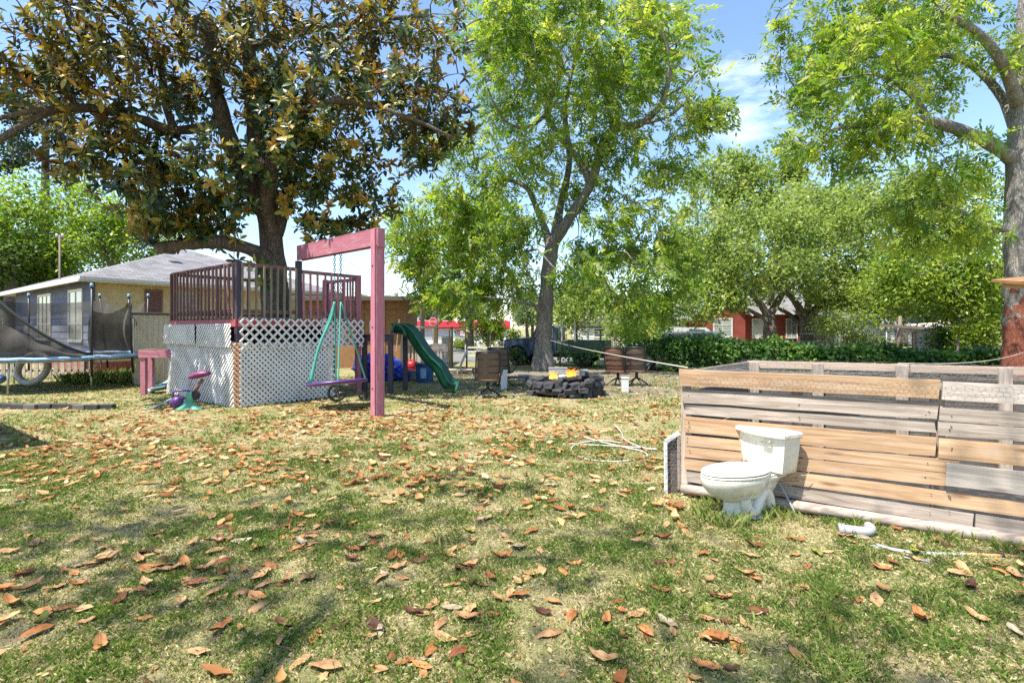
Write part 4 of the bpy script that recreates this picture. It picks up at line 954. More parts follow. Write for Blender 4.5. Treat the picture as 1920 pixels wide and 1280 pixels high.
# saucer swing
sc_ = S1 + bd * (bl_ * .48); rimz = .50
sw_ = thing('saucer_swing', 'violet saucer swing hanging on green ropes and two chains', 'swing', (sc_.x, sc_.y, rimz))
tilt = .055
ring = [(.55 * math.cos(a), .55 * math.sin(a), .055 * math.cos(a) - .05 * math.sin(a)) for a in np.linspace(0, 2 * math.pi, 33)[:-1]]
tube('ring_tube', ring, .034, M['violet'], sw_, 8, closed=True)
lathe('seat_mat', [(.0, -.05), (.3, -.035), (.53, -.005), (.53, .004), (.3, -.02), (.0, -.035)], M['pvc'], sw_, 24).rotation_euler = (R(-5), R(-5.5), 0)
hook = 2.10 - rimz
for k_, a in enumerate((.4, 1.95, 3.5, 5.05)):
    side = -.06 if k_ in (1, 2) else .06
    tube('rope', smoothpath([(.55 * math.cos(a), .55 * math.sin(a), 0), (.33 * math.cos(a) + side * .4, .33 * math.sin(a), hook * .42), (side, 0, hook)], 5), .016, M['rope'], sw_, 6)
tube('rope', smoothpath([(-.42, -.3, .02), (-.30, -.2, .7), (-.12, -.05, 1.25), (-.06, 0, hook)], 5), .03, M['rope'], sw_, 6)
v0 = [(.020 * math.cos(a), .008 * math.sin(a) * 0, .034 * math.sin(a)) for a in np.linspace(0, 6.283, 11)[:-1]]
lk = None
for side in (-.06, .06):
    for i in range(19):
        if lk is None: o = tube('chain_link', v0, .0065, M['chain'], sw_, 4, closed=True); lk = o
        else: o = lk.copy(); COL.objects.link(o)
        o.location = (side, 0, hook + .03 + i * .0505); o.rotation_euler.z = (i % 2) * R(90) + .4
# step stand left of the deck
st = thing('step_stand', 'pink painted step stand joined to the lattice deck by the trampoline', 'stand', G(268, 741))
pq = K + dp(-.05, LL - .2, 0) - st.location
pq.z = 0
bar('beam', Vector((-.08, -.02, .97)), pq + Vector((0, 0, .97)), .17, .05, M['pink'], st); bar('beam', Vector((-.2, .5, .97)), pq + Vector((-.25, .6, .97)), .17, .05, M['pink'], st)
bar('tread', Vector((-.14, .25, 1.065)), pq + Vector((-.15, .3, 1.065)), .6, .025, M['mauve'], st, up=Vector((-.2, 1, 0)))
bar('leg', (0, .035, 0), (0, .035, .9), .12, .09, M['pink'], st, up=(1, 0, 0)); bar('leg', (-.2, .56, 0), (-.2, .56, .9), .12, .09, M['pink'], st, up=(1, 0, 0))
# pale toddler slide
ts = thing('toddler_slide', 'small pale teal slide end poking out beside the deck', 'slide', G(292, 736))
def chute(path, wd, lip, m, parent, th=.02, name='chute', n=4):
    path = smoothpath(path, n); rings = []
    for i, p in enumerate(path):
        t = (path[min(i + 1, len(path) - 1)] - path[max(i - 1, 0)]).normalized(); s = t.cross(Vector((0, 0, 1)))
        s = s.normalized(); u = s.cross(t)
        prof = [(-wd / 2 - .05, lip - .03), (-wd / 2 - .045, lip), (-wd / 2 - .005, lip), (-wd / 2 + .03, lip * .35), (-wd / 2 + .1, 0), (wd / 2 - .1, 0), (wd / 2 - .03, lip * .35), (wd / 2 + .005, lip), (wd / 2 + .045, lip), (wd / 2 + .05, lip - .03),
                (wd / 2 + .015, lip - .05), (wd / 2 - .01, lip * .3), (wd / 2 - .09, -th), (-wd / 2 + .09, -th), (-wd / 2 + .01, lip * .3), (-wd / 2 - .015, lip - .05)]
        rings.append([p + s * a + u * b for a, b in prof])
    return loft(name, rings, m, parent)
chute([(-.1, -.1, .06), (.12, .15, .10), (.3, .4, .3), (.42, .6, .62)], .36, .09, M['teal'], ts)
# ------------------------------------------------------------------ green slide on dark purple stand
gs = thing('slide', 'dark green plastic wave slide on a dark purple post stand', 'slide', (-2.72, 12.75, 0))
for (x, y) in ((-.92, -.1), (-.22, -.35), (-.72, .6), (-.02, .4)): bar('post', (x, y, 0), (x, y, 1.42 if y < 0 else 1.4), .11, .11, M['purple'], gs, up=(1, 0, 0))
for i in range(5): bar('plank', (-1.0 + .02 * i, -.2 + i * .17, 1.44), (-.0 + .02 * i, -.42 + i * .17, 1.44), .15, .035, M['mauve'], gs, up=(.2, 1, 0))
bar('beam', (-1.0, -.13, 1.34), (-.14, -.42, 1.34), .16, .04, M['purple'], gs)
chute([(-.16, -.05, 1.50), (.02, -.08, 1.50), (.18, -.10, 1.42), (.45, -.14, 1.02), (.66, -.17, .76), (.86, -.2, .58), (1.02, -.22, .30), (1.16, -.24, .12), (1.34, -.26, .04)], .46, .20, M['green'], gs, .05, 'chute', 5)
for (x, y, z) in ((-.05, .32, 1.44), (-.1, -.36, 1.44)): tube('handle', smoothpath([(x - .1, y, z), (x - .02, y, z + .22), (x + .16, y - .02, z + .16), (x + .26, y - .03, z - .06)], 4), .03, M['green'], gs)
# ------------------------------------------------------------------ ride-on toy
rt = thing('ride_on_toy', 'tipped ride-on toy with purple saddle and green foot by the lattice', 'toy', G(352, 768))
star = []
for k_ in range(24):
    a = k_ / 24 * 2 * math.pi; rr = .20 + .12 * max(0, math.cos(2 * a + .5)) ** 1.2; star.append((rr * math.cos(a), rr * math.sin(a) * .8))
loft('foot', [[(x, y, 0) for x, y in star], [(x * .97, y * .97, .035) for x, y in star], [(x * .5, y * .5, .09) for x, y in star], [(x * .22, y * .22, .20) for x, y in star]], M['toygreen'], rt)
tube('hub', [(.02, .05, .14), (.04, .07, .34)], [.10, .085], M['toygreen'], rt, 10)
lathe('joint', [(0, -.06), (.09, -.05), (.1, 0), (.09, .05), (0, .06)], M['black'], rt, 14, (.10, .05, .27), 'Y')
tube('stem', [(.07, .06, .3), (.17, .08, .48), (.24, .09, .58)], .035, M['mauve'], rt)
rings = []
for i in range(9):
    t = i / 8; x = -.02 + .42 * t; rr = .11 * math.sin(math.pi * (t * .86 + .1)) ** .6; z = .62 + .075 * t + .02 * math.sin(t * 3)
    rings.append([(x, .08 + rr * .85 * math.cos(a), z + rr * .62 * math.sin(a)) for a in np.linspace(0, 2 * math.pi, 13)[:-1]])
loft('saddle', rings, M['violetmagenta'], rt)
rings = []
for i in range(8):
    t = i / 7; rr = .115 * math.sin(math.pi * (t * .86 + .07)) ** .6; x = -.34 + .26 * t
    rings.append([(x, .0 + rr * math.cos(a), .13 + .05 * t + rr * math.sin(a)) for a in np.linspace(0, 2 * math.pi, 11)[:-1]])
loft('pod', rings, M['violet'], rt)
tube('handle', smoothpath([(-.30, 0, .26), (-.24, 0, .36), (-.10, .02, .37), (.02, .05, .36)], 4), .018, M['violet'], rt)
tube('push_bar', [(-.62, -.16, .04), (-.26, .02, .24)], .018, M['teal'], rt); tube('grip', [(-.30, 0, .21), (-.20, .05, .27)], .032, M['black'], rt)
tube('push_bar', [(-.78, -.2, .02), (-.60, -.16, .04)], .018, M['toygreen'], rt)

# ------------------------------------------------------------------ trampoline
TC = Vector((-12.3, 13.85, 0)); TR = 1.9; TZ = .86
tr = thing('trampoline', 'trampoline with faded blue rim pad and torn sagging dark safety net', 'trampoline', TC)
ang = lambda k_, n: 2 * math.pi * k_ / n
rings = []
for k_ in range(48):
    a = ang(k_, 48); rr = .012 * math.sin(k_ * 2.3)
    rings.append([((TR + o) * math.cos(a), (TR + o) * math.sin(a), TZ + z + rr) for o, z in ((-.16, 0), (-.02, .03), (.10, .015), (.12, -.05), (.05, -.06), (-.15, -.03))])
V = [p for r_ in rings for p in r_]; f = [[i * 6 + k_, i * 6 + (k_ + 1) % 6, ((i + 1) % 48) * 6 + (k_ + 1) % 6, ((i + 1) % 48) * 6 + k_] for i in range(48) for k_ in range(6)]
fixn(mesh('rim_pad', V, f, M['padblue'], tr, True))
mesh('jump_mat', [((TR - .17) * math.cos(ang(k_, 48)), (TR - .17) * math.sin(ang(k_, 48)), TZ - .01) for k_ in range(48)] + [(0, 0, TZ - .09)], [[k_, (k_ + 1) % 48, 48] for k_ in range(48)], M['mat'], tr, True)
tube('frame_ring', [((TR) * math.cos(ang(k_, 40)), TR * math.sin(ang(k_, 40)), TZ - .09) for k_ in range(40)], .025, M['steel'], tr, 6, closed=True)
pole_a = [R(-28), R(-100), R(-62), R(8), R(60), R(120), R(180)]
for a in (R(-29), R(-75), R(-115), R(5), R(50), R(100), R(160), R(215)):
    c, s = math.cos(a), math.sin(a); tube('leg', [(TR * c, TR * s, TZ - .1), (TR * 1.02 * c, TR * 1.02 * s, 0)], .022, M['steel'], tr, 6)
tops = {}
for a, lean, h in ((R(-29), 0, 2.62), (R(4), (-.12, 0), 2.42), (R(38), (.06, 0), 2.5), (R(95), (-.25, 0), 2.55), (R(150), (0, 0), 2.5), (R(205), (0, 0), 2.5)):
    c, s = math.cos(a), math.sin(a); lx = lean[0] if lean else 0
    p0 = Vector((TR * 1.03 * c, TR * 1.03 * s, .35)); p1 = Vector((TR * 1.03 * c + lx, TR * 1.03 * s, h)); tops[a] = p1
    pl = tube('net_pole', [p0, p1], .026, M['black'], tr, 8); tube('pole_cap', [p1, p1 + Vector((0, 0, .09))], [.045, .03], M['bluelabel'], pl, 8)
def netmat():
    m, N, L, b = newmat('net_mesh'); b.inputs['Base Color'].default_value = (.065, .058, .05, 1); b.inputs['Roughness'].default_value = .9
    t = N.new('ShaderNodeBsdfTransparent'); s = N.new('ShaderNodeMixShader')
    tcn = N.new('ShaderNodeTexCoord'); n = N.new('ShaderNodeTexNoise'); n.inputs['Scale'].default_value = 2.2; n.inputs['Detail'].default_value = 5; L.new(tcn.outputs['Object'], n.inputs[0])
    r = ramp(N, [(.35, (.6,) * 3), (.65, (.86,) * 3)]); L.new(n.outputs[0], r.inputs[0]); L.new(r.outputs[0], s.inputs[0])
    L.new(t.outputs[0], s.inputs[1]); L.new(b.outputs[0], s.inputs[2]); L.new(s.outputs[0], N['Material Output'].inputs[0]); return m
M['net'] = netmat()
def net(a0, a1, zt, n=22, rows=8, sag=.5, inn=.1, zb=None):
    V = []; f = []
    for i in range(n + 1):
        t = i / n; a = a0 + (a1 - a0) * t; top = zt(t); bot = (zb(t) if zb else TZ)
        for j in range(rows + 1):
            s = j / rows; rr = TR * (1.0 - inn * math.sin(math.pi * s) - sag * .12 * math.sin(math.pi * t) * s) + .05 * math.sin(t * 23 + s * 2) * (.3 + s) * .6
            V.append((rr * math.cos(a), rr * math.sin(a), bot + (top - bot) * s))
    for i in range(n):
        for j in range(rows): q_ = i * (rows + 1) + j; f.append([q_, q_ + 1, q_ + rows + 2, q_ + rows + 1])
    return mesh('net', V, f, M['net'], tr, True)
net(R(-29), R(4), lambda t: 2.05 - .2 * math.sin(math.pi * t) + (.25 * t))
net(R(4), R(38), lambda t: 2.3 * (1 - t) ** 2 + .95 * (1 - (1 - t) ** 2), sag=.2)
net(R(38), R(95), lambda t: 2.35 - .25 * math.sin(math.pi * t))
net(R(95), R(205), lambda t: 2.45 - .15 * math.sin(math.pi * t))
net(R(-29), R(-88), lambda t: .93 + 1.55 * t ** 1.45, sag=.6, inn=.02, n=34)
net(R(-36), R(-95), lambda t: .93 + 1.1 * t ** 1.2, sag=.2, inn=-.06, n=34)
tube('net_hem', [((TR * 1.0) * math.cos(R(-29 - 59 * t)), TR * math.sin(R(-29 - 59 * t)), .93 + 1.55 * t ** 1.45) for t in np.linspace(0, 1, 20)], .035, M['mat'], tr, 6)
# swim ring, picket fence, edging
sr = thing('swim_ring', 'clear white inflated swim ring leaning under the trampoline', 'swim ring', (-13.2, 14.1, 0))
rg = lathe('ring', [(0, 0)], M['pvc'], sr) if False else tube('ring', [(.40 * math.cos(a), .12 * math.sin(a), .47 + .38 * math.sin(a)) for a in np.linspace(0, 2 * math.pi, 29)[:-1]], .085, M['white'], sr, 10, closed=True)
tube('valve', [(.40, 0, .47), (.50, -.02, .48)], .015, M['bluelabel'], sr)
sr2 = thing('swim_ring', 'pale blue swim ring lying flat beside the clear leaning one', 'swim ring', (-14.15, 13.7, 0))
tube('ring', [(.45 * math.cos(a), .30 * math.sin(a), .16 + .10 * math.sin(a)) for a in np.linspace(0, 2 * math.pi, 29)[:-1]], .07, M['padblue'], sr2, 10, closed=True)
tube('valve', [(.45, 0, .16), (.54, -.02, .17)], .015, M['white'], sr2)
pf = thing('picket_fence', 'low grey weathered picket fence behind the trampoline', 'fence', (-16.2, 16.0, 0))
for i in range(22):
    x = -1.6 + i * .205; prof = [(x, .05), (x + .12, .05), (x + .12, .80 + rng.uniform(-.02, .02)), (x + .06, .86), (x, .80)]
    prism('picket', prof, .0, .022, M['grey'], pf)
for z in (.25, .65): bar('rail', (-1.65, .05, z), (2.95, .05, z), .08, .04, M['grey'], pf)
for x in (-1.2, .8, 2.8): bar('post', (x, .11, 0), (x, .11, .8), .09, .09, M['grey'], pf, up=(1, 0, 0))
ed = thing('brick_edging', 'short row of dark edging bricks sunk in the lawn by the trampoline', 'edging', (-9.9, 10.15, 0))
for i in range(11): box('brick', (.24, .12, .11), (-.55 + i * .252, .05 * math.sin(i * 1.3) - .012 * i, .035), M['stone'] if i % 4 else M['ash'], ed, rot=(0, 0, rng.uniform(-.05, .05)), c=.01)

# ------------------------------------------------------------------ clutter between deck and fire pit
def blobmesh(name, r, m, parent, loc=(0, 0, 0), seed=0, amp=.3, fr=3, n=18, flat=0.0):
    rr = random.Random(seed); ph = [(rr.uniform(.5, 1.6) * fr, rr.uniform(.5, 1.6) * fr, rr.uniform(.5, 1.6) * fr, rr.uniform(0, 6)) for _ in range(6)]
    rings = []
    for i in range(n // 2 + 1):
        th = math.pi * i / (n // 2); ring = []
        for k_ in range(n):
            a = 2 * math.pi * k_ / n; d = Vector((math.sin(th) * math.cos(a), math.sin(th) * math.sin(a), math.cos(th)))
            s = 1 + amp * sum(abs(math.sin(p[0] * d.x + p[1] * d.y + p[2] * d.z + p[3])) - .6 for p in ph) / 3
            ring.append((d.x * r[0] * s, d.y * r[1] * s, max(d.z * r[2] * s, -r[2] * (1 - flat))))
        rings.append(ring)
    o = loft(name, rings, m, parent, False, False); o.location = loc; return o
bt = thing('tarp_heap', 'crumpled heap of bright blue tarp behind the green slide', 'tarp', (-3.75, 15.3, 0))
for i, (x, y, z, s) in enumerate(((-.35, 0, .33, .42), (.12, .1, .28, .36), (-.6, .15, .42, .38), (.42, 0, .17, .24), (-.1, .2, .52, .3))):
    o = blobmesh('fold', (s, s * .8, s * .85), M['tarp'], bt, (x, y, z), i, .75, 5, 26); crease(o, 22)
rc = thing('fuel_can', 'red plastic fuel can between the tarp and dark blue bin', 'can', (-3.05, 15.6, .3))
blobmesh('body', (.2, .13, .15), M['redplastic'], rc, (0, 0, .14), 4, .12, 2); tube('spout', [(-.12, 0, .2), (-.25, 0, .3)], .03, M['redplastic'], rc)
tube('handle', smoothpath([(-.1, 0, .27), (0, 0, .33), (.1, 0, .27)], 4), .02, M['redplastic'], rc)
gb = thing('grey_tub', 'grey plastic tub under the red fuel can', 'tub', (-3.05, 15.6, 0))
loft('tub', [[(x * s, y * s, z) for x, y in ((-.3, -.2), (.3, -.2), (.3, .2), (-.3, .2))] for s, z in ((.85, 0), (1, .26), (1.06, .27), (1.06, .3))], M['pvc'], gb, smooth=False)
tube('rim', [(.32, -.215, .29), (.32, .215, .29), (-.32, .215, .29), (-.32, -.215, .29)], .02, M['pvc'], gb, 6, closed=True)
bb = thing('bin', 'dark blue plastic bin with pale blue front behind the slide', 'bin', (-2.55, 15.0, 0))
lathe('body', [(0, 0), (.24, 0), (.28, .5), (.30, .52), (.30, .56), (.26, .56)], M['blueplastic'], bb, 20)
box('front_panel', (.16, .02, .3), (.0, -.268, .28), M['bluelabel'], bb)
# weathered wooden chair
wc = thing('wooden_chair', 'weathered grey wooden chair facing away beyond the slide', 'chair', (-2.5, 17.0, 0), R(15))
for x in (-.24, .24):
    bar('leg', (x, -.2, 0), (x, -.26, 1.05), .05, .04, M['grey'], wc, up=(1, 0, 0)); bar('leg', (x, .25, 0), (x, .25, .45), .05, .04, M['grey'], wc, up=(1, 0, 0))
prism('top_rail', [(-.33, .82), (.33, .82), (.36, 1.0), (.25, 1.06), (0, 1.08), (-.25, 1.06), (-.36, 1.0)], -.27, -.235, M['grey'], wc)
for x in (-.16, -.05, .06, .17): bar('slat', (x, -.235, .45), (x, -.25, .84), .06, .02, M['grey'], wc, up=(1, 0, 0))
box('seat', (.56, .5, .04), (0, .02, .45), M['grey'], wc); box('apron', (.5, .03, .1), (0, -.21, .38), M['grey'], wc)
# timber frame and metal posts beyond
tf = thing('timber_frame', 'raw orange timber arch with a slatted side beyond the slide', 'frame', (-3.6, 19.3, 0))
bar('post', (.72, 0, 0), (.72, 0, 1.62), .12, .1, M['orangewood'], tf, up=(1, 0, 0)); bar('post', (-.55, 0, 0), (-.55, 0, 1.6), .1, .1, M['darkwood'], tf, up=(1, 0, 0)); bar('post', (.2, .1, 0), (.2, .1, 1.58), .1, .1, M['darkwood'], tf, up=(1, 0, 0))
bar('beam', (-.65, -.06, 1.58), (.8, -.06, 1.62), .1, .04, M['pale'], tf); bar('crosspiece', (-.5, -.05, 1.05), (.2, -.05, 1.05), .25, .03, M['darkwood'], tf)
for i in range(5): bar('slat', (-.42 + i * .13, .04, .15), (-.42 + i * .13, .04, .98), .07, .02, M['grey'], tf, up=(1, 0, 0))
bar('brace', (-.75, -.1, .7), (-.62, -.12, 1.9), .03, .03, M['pale'], tf, up=(1, 0, 0))
mf = thing('post_frame', 'rusty brown metal post frame with thin top rail near the road', 'frame', (-2.0, 19.9, 0))
for x in (-.42, -.33, .24): tube('post', [(x, 0, 0), (x, 0, 1.62)], .035, M['orangewood'] if x == -.42 else M['pole'], mf)
tube('top_rail', [(-1.0, 0, 1.58), (.26, 0, 1.6)], .025, M['pole'], mf); tube('lower_rail', [(-1.0, 0, .72), (-.3, 0, .68)], .02, M['pole'], mf)
cab = thing('white_cabinet', 'white ribbed cabinet with dark marks near its foot beyond the wooden chair', 'cabinet', (-2.6, 20.6, 0))
box('body', (.42, .4, 1.25), (0, 0, .64), M['white'], cab)
for i in range(4): box('rib', (.035, .015, .85), (-.135 + i * .09, -.207, .78), M['pvc'], cab)
box('base_panel', (.36, .012, .12), (0, -.206, .2), M['white'], cab)
for i in range(4): box('mark', (.05, .008, .06), (-.12 + i * .08, -.215, .2), M['black'], cab, rot=(0, (i % 2) * .5, 0))
ld = thing('step_ladder', 'small grey metal ladder leaning by the rusty post frame', 'ladder', (-1.85, 18.9, 0), R(8))
for y in (-.0, .3): bar('side_rail', (-.12, y, 0), (.22, y, .8), .06, .03, M['steel'], ld, up=(1, 0, 0))
for i in range(4): t = .15 + i * .22; bar('rung', (-.12 + .34 * t, 0, .8 * t), (-.12 + .34 * t, .3, .8 * t), .06, .03, M['steel'], ld)
pb = thing('pallet', 'short grey pallet lying on the bare ground near the ladder', 'pallet', (-1.9, 18.0, 0), R(4))
for i in range(5): box('slat', (1.3, .1, .02), (0, -.3 + i * .15, .13), M['grey'], pb)
for x in (-.55, 0, .55): box('runner', (.05, .75, .1), (x, 0, .06), M['grey'], pb)
# small kick scooter / wheel under the deck end
tw_ = thing('tricycle', 'old child tricycle with spoked wheel parked beside the lattice end', 'tricycle', (-3.78, 11.05, 0), R(20))
w_ = tube('wheel', [(0.17 * math.cos(a), 0, .19 + .17 * math.sin(a)) for a in np.linspace(0, 6.283, 21)[:-1]], .028, M['tyre'], tw_, 6, closed=True)
for k_ in range(5): a = k_ * 1.257; tube('spoke', [(0, 0, .19), (.17 * math.cos(a), 0, .19 + .17 * math.sin(a))], .008, M['steel'], w_, 4)
for y in (-.17, .17): tube('wheel', [(.55 + .09 * math.cos(a), y + .1, .11 + .09 * math.sin(a)) for a in np.linspace(0, 6.283, 17)[:-1]], .02, M['tyre'], tw_, 6, closed=True)
tube('frame', smoothpath([(0, 0, .19), (-.03, 0, .5), (.12, .05, .42), (.4, .1, .3), (.55, .1, .12)], 4), .022, M['mauve'], tw_); tube('handlebar', [(-.05, -.2, .56), (-.03, 0, .5), (-.05, .2, .56)], .016, M['steel'], tw_)
box('saddle', (.2, .15, .05), (.32, .08, .38), M['violet'], tw_)

# ------------------------------------------------------------------ fire pit
fp = thing('fire_pit', 'round fire pit of stacked charred blocks holding a small fire', 'fire pit', (1.28, 12.35, 0))
stones = []
for sd in range(6):
    v, f = cbox_data(.29, .2, .125, .022); rr_ = random.Random(sd + 4)
    lo_ = [[rr_.uniform(-.03, .03) for _ in range(3)] for _ in range(8)]
    v = [(x + lo_[i // 3][0] + rr_.uniform(-.008, .008), y + lo_[i // 3][1] + rr_.uniform(-.008, .008), z + lo_[i // 3][2] * .8 + rr_.uniform(-.006, .006)) for i, (x, y, z) in enumerate(v)]
    o = fixn(mesh('stone', v, f, M['stone'], fp)); stones.append(o.data); bpy.data.objects.remove(o)
for row in range(4):
    cnt = 18
    for k_ in range(cnt):
        if (row == 3 and rng.random() < .55) or rng.random() < .04: continue
        a = 2 * math.pi * (k_ + .5 * (row % 2)) / cnt + rng.uniform(-.04, .04); rr = .83 + rng.uniform(-.04, .03) - .015 * row
        o = link(bpy.data.objects.new('stone', stones[int(rng.integers(6))]), fp)
        o.location = (rr * math.cos(a), rr * math.sin(a) * .95, .055 + row * .105 + rng.uniform(-.012, .012)); o.rotation_euler = (rng.uniform(-.12, .12), rng.uniform(-.12, .12), a + 1.57 + rng.uniform(-.25, .25)); o.scale = (rng.uniform(.65, 1.15), rng.uniform(.8, 1.2), rng.uniform(.75, 1.15))
lathe('ash_bed', [(.0, .2), (.5, .17), (.78, .12), (.78, .05)], M['ash'], fp, 24, cap=False)
for i in range(9):
    a = rng.uniform(0, 3.14); x, y = rng.uniform(-.4, .4), rng.uniform(-.35, .35); z = .26 + rng.uniform(0, .12); l = rng.uniform(.25, .5); tl = rng.uniform(-.12, .12)
    tube('log', [(x - l * math.cos(a), y - l * math.sin(a), z - tl), (x + l * math.cos(a), y + l * math.sin(a), z + tl)], rng.uniform(.035, .06), M['char'], fp, 7)
tube('log', [(-.1, -.5, .38), (.75, -.1, .47)], .05, M['char'], fp, 7)
box('block', (.2, .12, .1), (.62, -.55, .45), M['stone'], fp, rot=(0, 0, .4)); box('block', (.22, .14, .12), (.42, -.25, .50), M['stone'], fp, rot=(0, .2, 1))
box('white_brick', (.2, .1, .07), (.55, .62, .5), M['pvc'], fp, rot=(0, 0, .2)); blobmesh('pale_stone', (.1, .07, .05), M['pvc'], fp, (-.12, -.62, .47), 3, .2)
def flamemat():
    m, N, L, b = newmat('flame'); t = N.new('ShaderNodeTexCoord'); sp = N.new('ShaderNodeSeparateXYZ'); L.new(t.outputs['Object'], sp.inputs[0])
    n = N.new('ShaderNodeTexNoise'); n.inputs['Scale'].default_value = 9; L.new(t.outputs['Object'], n.inputs[0])
    ma = N.new('ShaderNodeMath'); ma.operation = 'MULTIPLY_ADD'; ma.inputs[1].default_value = .35; L.new(n.outputs[0], ma.inputs[0]); L.new(sp.outputs[2], ma.inputs[2])
    r = ramp(N, [(.15, (1, .62, .12)), (.32, (1, .30, .03)), (.55, (.75, .08, .01))]); L.new(ma.outputs[0], r.inputs[0])
    e_ = N.new('ShaderNodeEmission'); L.new(r.outputs[0], e_.inputs[0]); e_.inputs[1].default_value = 1.5
    tr_ = N.new('ShaderNodeBsdfTransparent'); s = N.new('ShaderNodeMixShader')
    r2 = ramp(N, [(.15, (.75,) * 3), (.5, (.12,) * 3)]); L.new(ma.outputs[0], r2.inputs[0]); L.new(r2.outputs[0], s.inputs[0])
    L.new(tr_.outputs[0], s.inputs[1]); L.new(e_.outputs[0], s.inputs[2]); L.new(s.outputs[0], N['Material Output'].inputs[0]); return m
M['flame'] = flamemat()
fire = thing('fire', 'orange flames burning on the logs of the fire pit', 'fire', (1.28, 12.35, .33))
for i in range(34):
    left = i > 25; cx = -.30 + rng.uniform(-.07, .07) if left else .10 + rng.normal() * .11; cy = rng.uniform(-.2, .1); h = rng.uniform(.12, .24) if left else rng.uniform(.14, .32) * (1 - abs(cx - .1) * 1.6); wd = rng.uniform(.022, .05)
    sw = rng.uniform(-.08, .12); rings = []
    for j in range(8):
        t = j / 7; rr = wd * (1 - t) ** .8 * (.75 + .9 * t) if j else wd * .6
        rings.append([(cx + sw * t * t + .02 * math.sin(t * 9 + i) + rr * math.cos(a), cy + rr * math.sin(a) * .8, .02 + h * t) for a in np.linspace(0, 6.283, 8)[:-1]])
    loft('flame', rings, M['flame'], fire, False, False)
# patio chairs
def patio_chair(label, loc, rz, fab):
    t = thing('patio_chair', label, 'chair', loc, rz, 'swivel patio chairs around the fire pit')
    # faces +y (away from the lawn)
    V = []
    def pan(y0z0, rows):
        return [[(x, y, z) for x in np.linspace(-.24, .24, 5)] for y, z in rows]
    rows = [(-.30 + .03 * math.sin(i), .42 + .62 * i / 8) for i in range(9)]
    rows = [(-.22 - .16 * (i / 8), .44 + .60 * i / 8) for i in range(9)]
    back = loft('backrest', [[(x, y - .015 * math.cos(x * 6), z) for x in np.linspace(-.245, .245, 6)] + [(x, y + .03, z) for x in np.linspace(.245, -.245, 6)] for y, z in rows], fab, t)
    for i in (2, 4, 6): y, z = rows[i]; tube('seam', [(-.245, y - .012, z), (0, y - .02, z), (.245, y - .012, z)], .007, M['black'], back, 4)
    loft('seat', [[(x, y, z - .03 * math.cos(x * 5)) for x in np.linspace(-.245, .245, 6)] + [(x, y, z - .07) for x in np.linspace(.245, -.245, 6)] for y, z in ((-.22, .45), (0, .43), (.2, .45), (.28, .43))], fab, t)
    for s in (-1, 1):
        tube('side_frame', smoothpath([(s * .26, -.39, 1.06), (s * .27, -.30, .75), (s * .27, -.22, .45), (s * .27, 0, .40), (s * .27, .28, .43)], 4), .018, M['black'], t)
        tube('armrest', smoothpath([(s * .27, -.27, .66), (s * .33, -.1, .68), (s * .34, .16, .66), (s * .33, .26, .55), (s * .28, .2, .43)], 4), .019, M['black'], t)
    tube('top_bar', [(-.26, -.39, 1.055), (0, -.395, 1.07), (.26, -.39, 1.055)], .018, M['black'], t)
    tube('pedestal', [(0, 0, .38), (0, 0, .2)], .04, M['black'], t)
    for k_ in range(4):
        a = .6 + k_ * math.pi / 2; tube('foot', smoothpath([(0, 0, .22), (.16 * math.cos(a), .16 * math.sin(a), .15), (.34 * math.cos(a), .34 * math.sin(a), .02)], 4), .02, M['black'], t)
    return t
c1 = G(914, 748); patio_chair('brown swivel patio chair with its back to the lawn, near the green slide', (c1.x, c1.y + .2, 0), R(4), M['sling'])
c2 = G(1160, 724); patio_chair('russet swivel patio chair, half hidden by the tan one beside it', (c2.x, c2.y + .1, 0), R(-32), M['slingred'])
c3 = G(1192, 722); patio_chair('tan swivel patio chair standing against the russet one', (c3.x, c3.y - .1, 0), R(-20), M['sling'])
cX = patio_chair('grey-brown patio chair further from the fire, behind the one near the slide', (c1.x + .28, c1.y + 2.4, 0), R(-15), M['sling'])
def block(label, loc, sz, rz=0, m='white'):
    t = thing('white_block', label, 'block', loc, rz); box('body', sz, (0, 0, sz[2] / 2), M[m], t, c=.01); box('cap', (sz[0] + .02, sz[1] + .02, .03), (0, 0, sz[2] + .012), M[m], t); return t
g_ = G(945, 731); block('upright white cooler box beside the near patio chair', (g_.x, g_.y + .1, 0), (.17, .2, .48))
g_ = G(1172, 735); block('white upright stand before the pair of patio chairs', (g_.x, g_.y, 0), (.16, .16, .34))
g_ = G(982, 712); block('small pale block on the dirt beside the pecan trunk', (g_.x, g_.y, 0), (.3, .2, .14), .3, 'pvc')
g_ = G(1048, 703); block('long pale concrete block behind the fire', (g_.x, g_.y + .4, 0), (.62, .2, .2), .05, 'pvc')
g_ = G(955, 722)
bo = thing('low_bench', 'dark low plank bench on the dirt behind the near chair', 'bench', (g_.x, g_.y, 0), .1)
bar('plank', (-.5, 0, .22), (.6, 0, .22), .25, .04, M['darkwood'], bo, up=(0, 1, 0)); box('foot', (.08, .22, .2), (-.4, 0, .1), M['darkwood'], bo); box('foot', (.08, .22, .2), (.5, 0, .1), M['darkwood'], bo)
# sticks and debris on the dirt
stick = None
for i in range(26):
    x, y = rng.uniform(-1.5, 6), rng.uniform(11.5, 18.5)
    if abs(x - 1.28) < 1.1 and abs(y - 12.35) < 1.1: continue
    l = rng.uniform(.15, .5); a = rng.uniform(0, 3.14)
    o = tube('stick', [(-l, 0, .012), (-.1 * l, rng.uniform(-.06, .06), .025), (l, 0, .012)], .012, M['grey'])
    o.location = (x, y, 0); o.rotation_euler.z = a; tag(o, 'broken grey stick lying on the bare ground around the fire pit', 'stick', 'sticks around the fire pit')

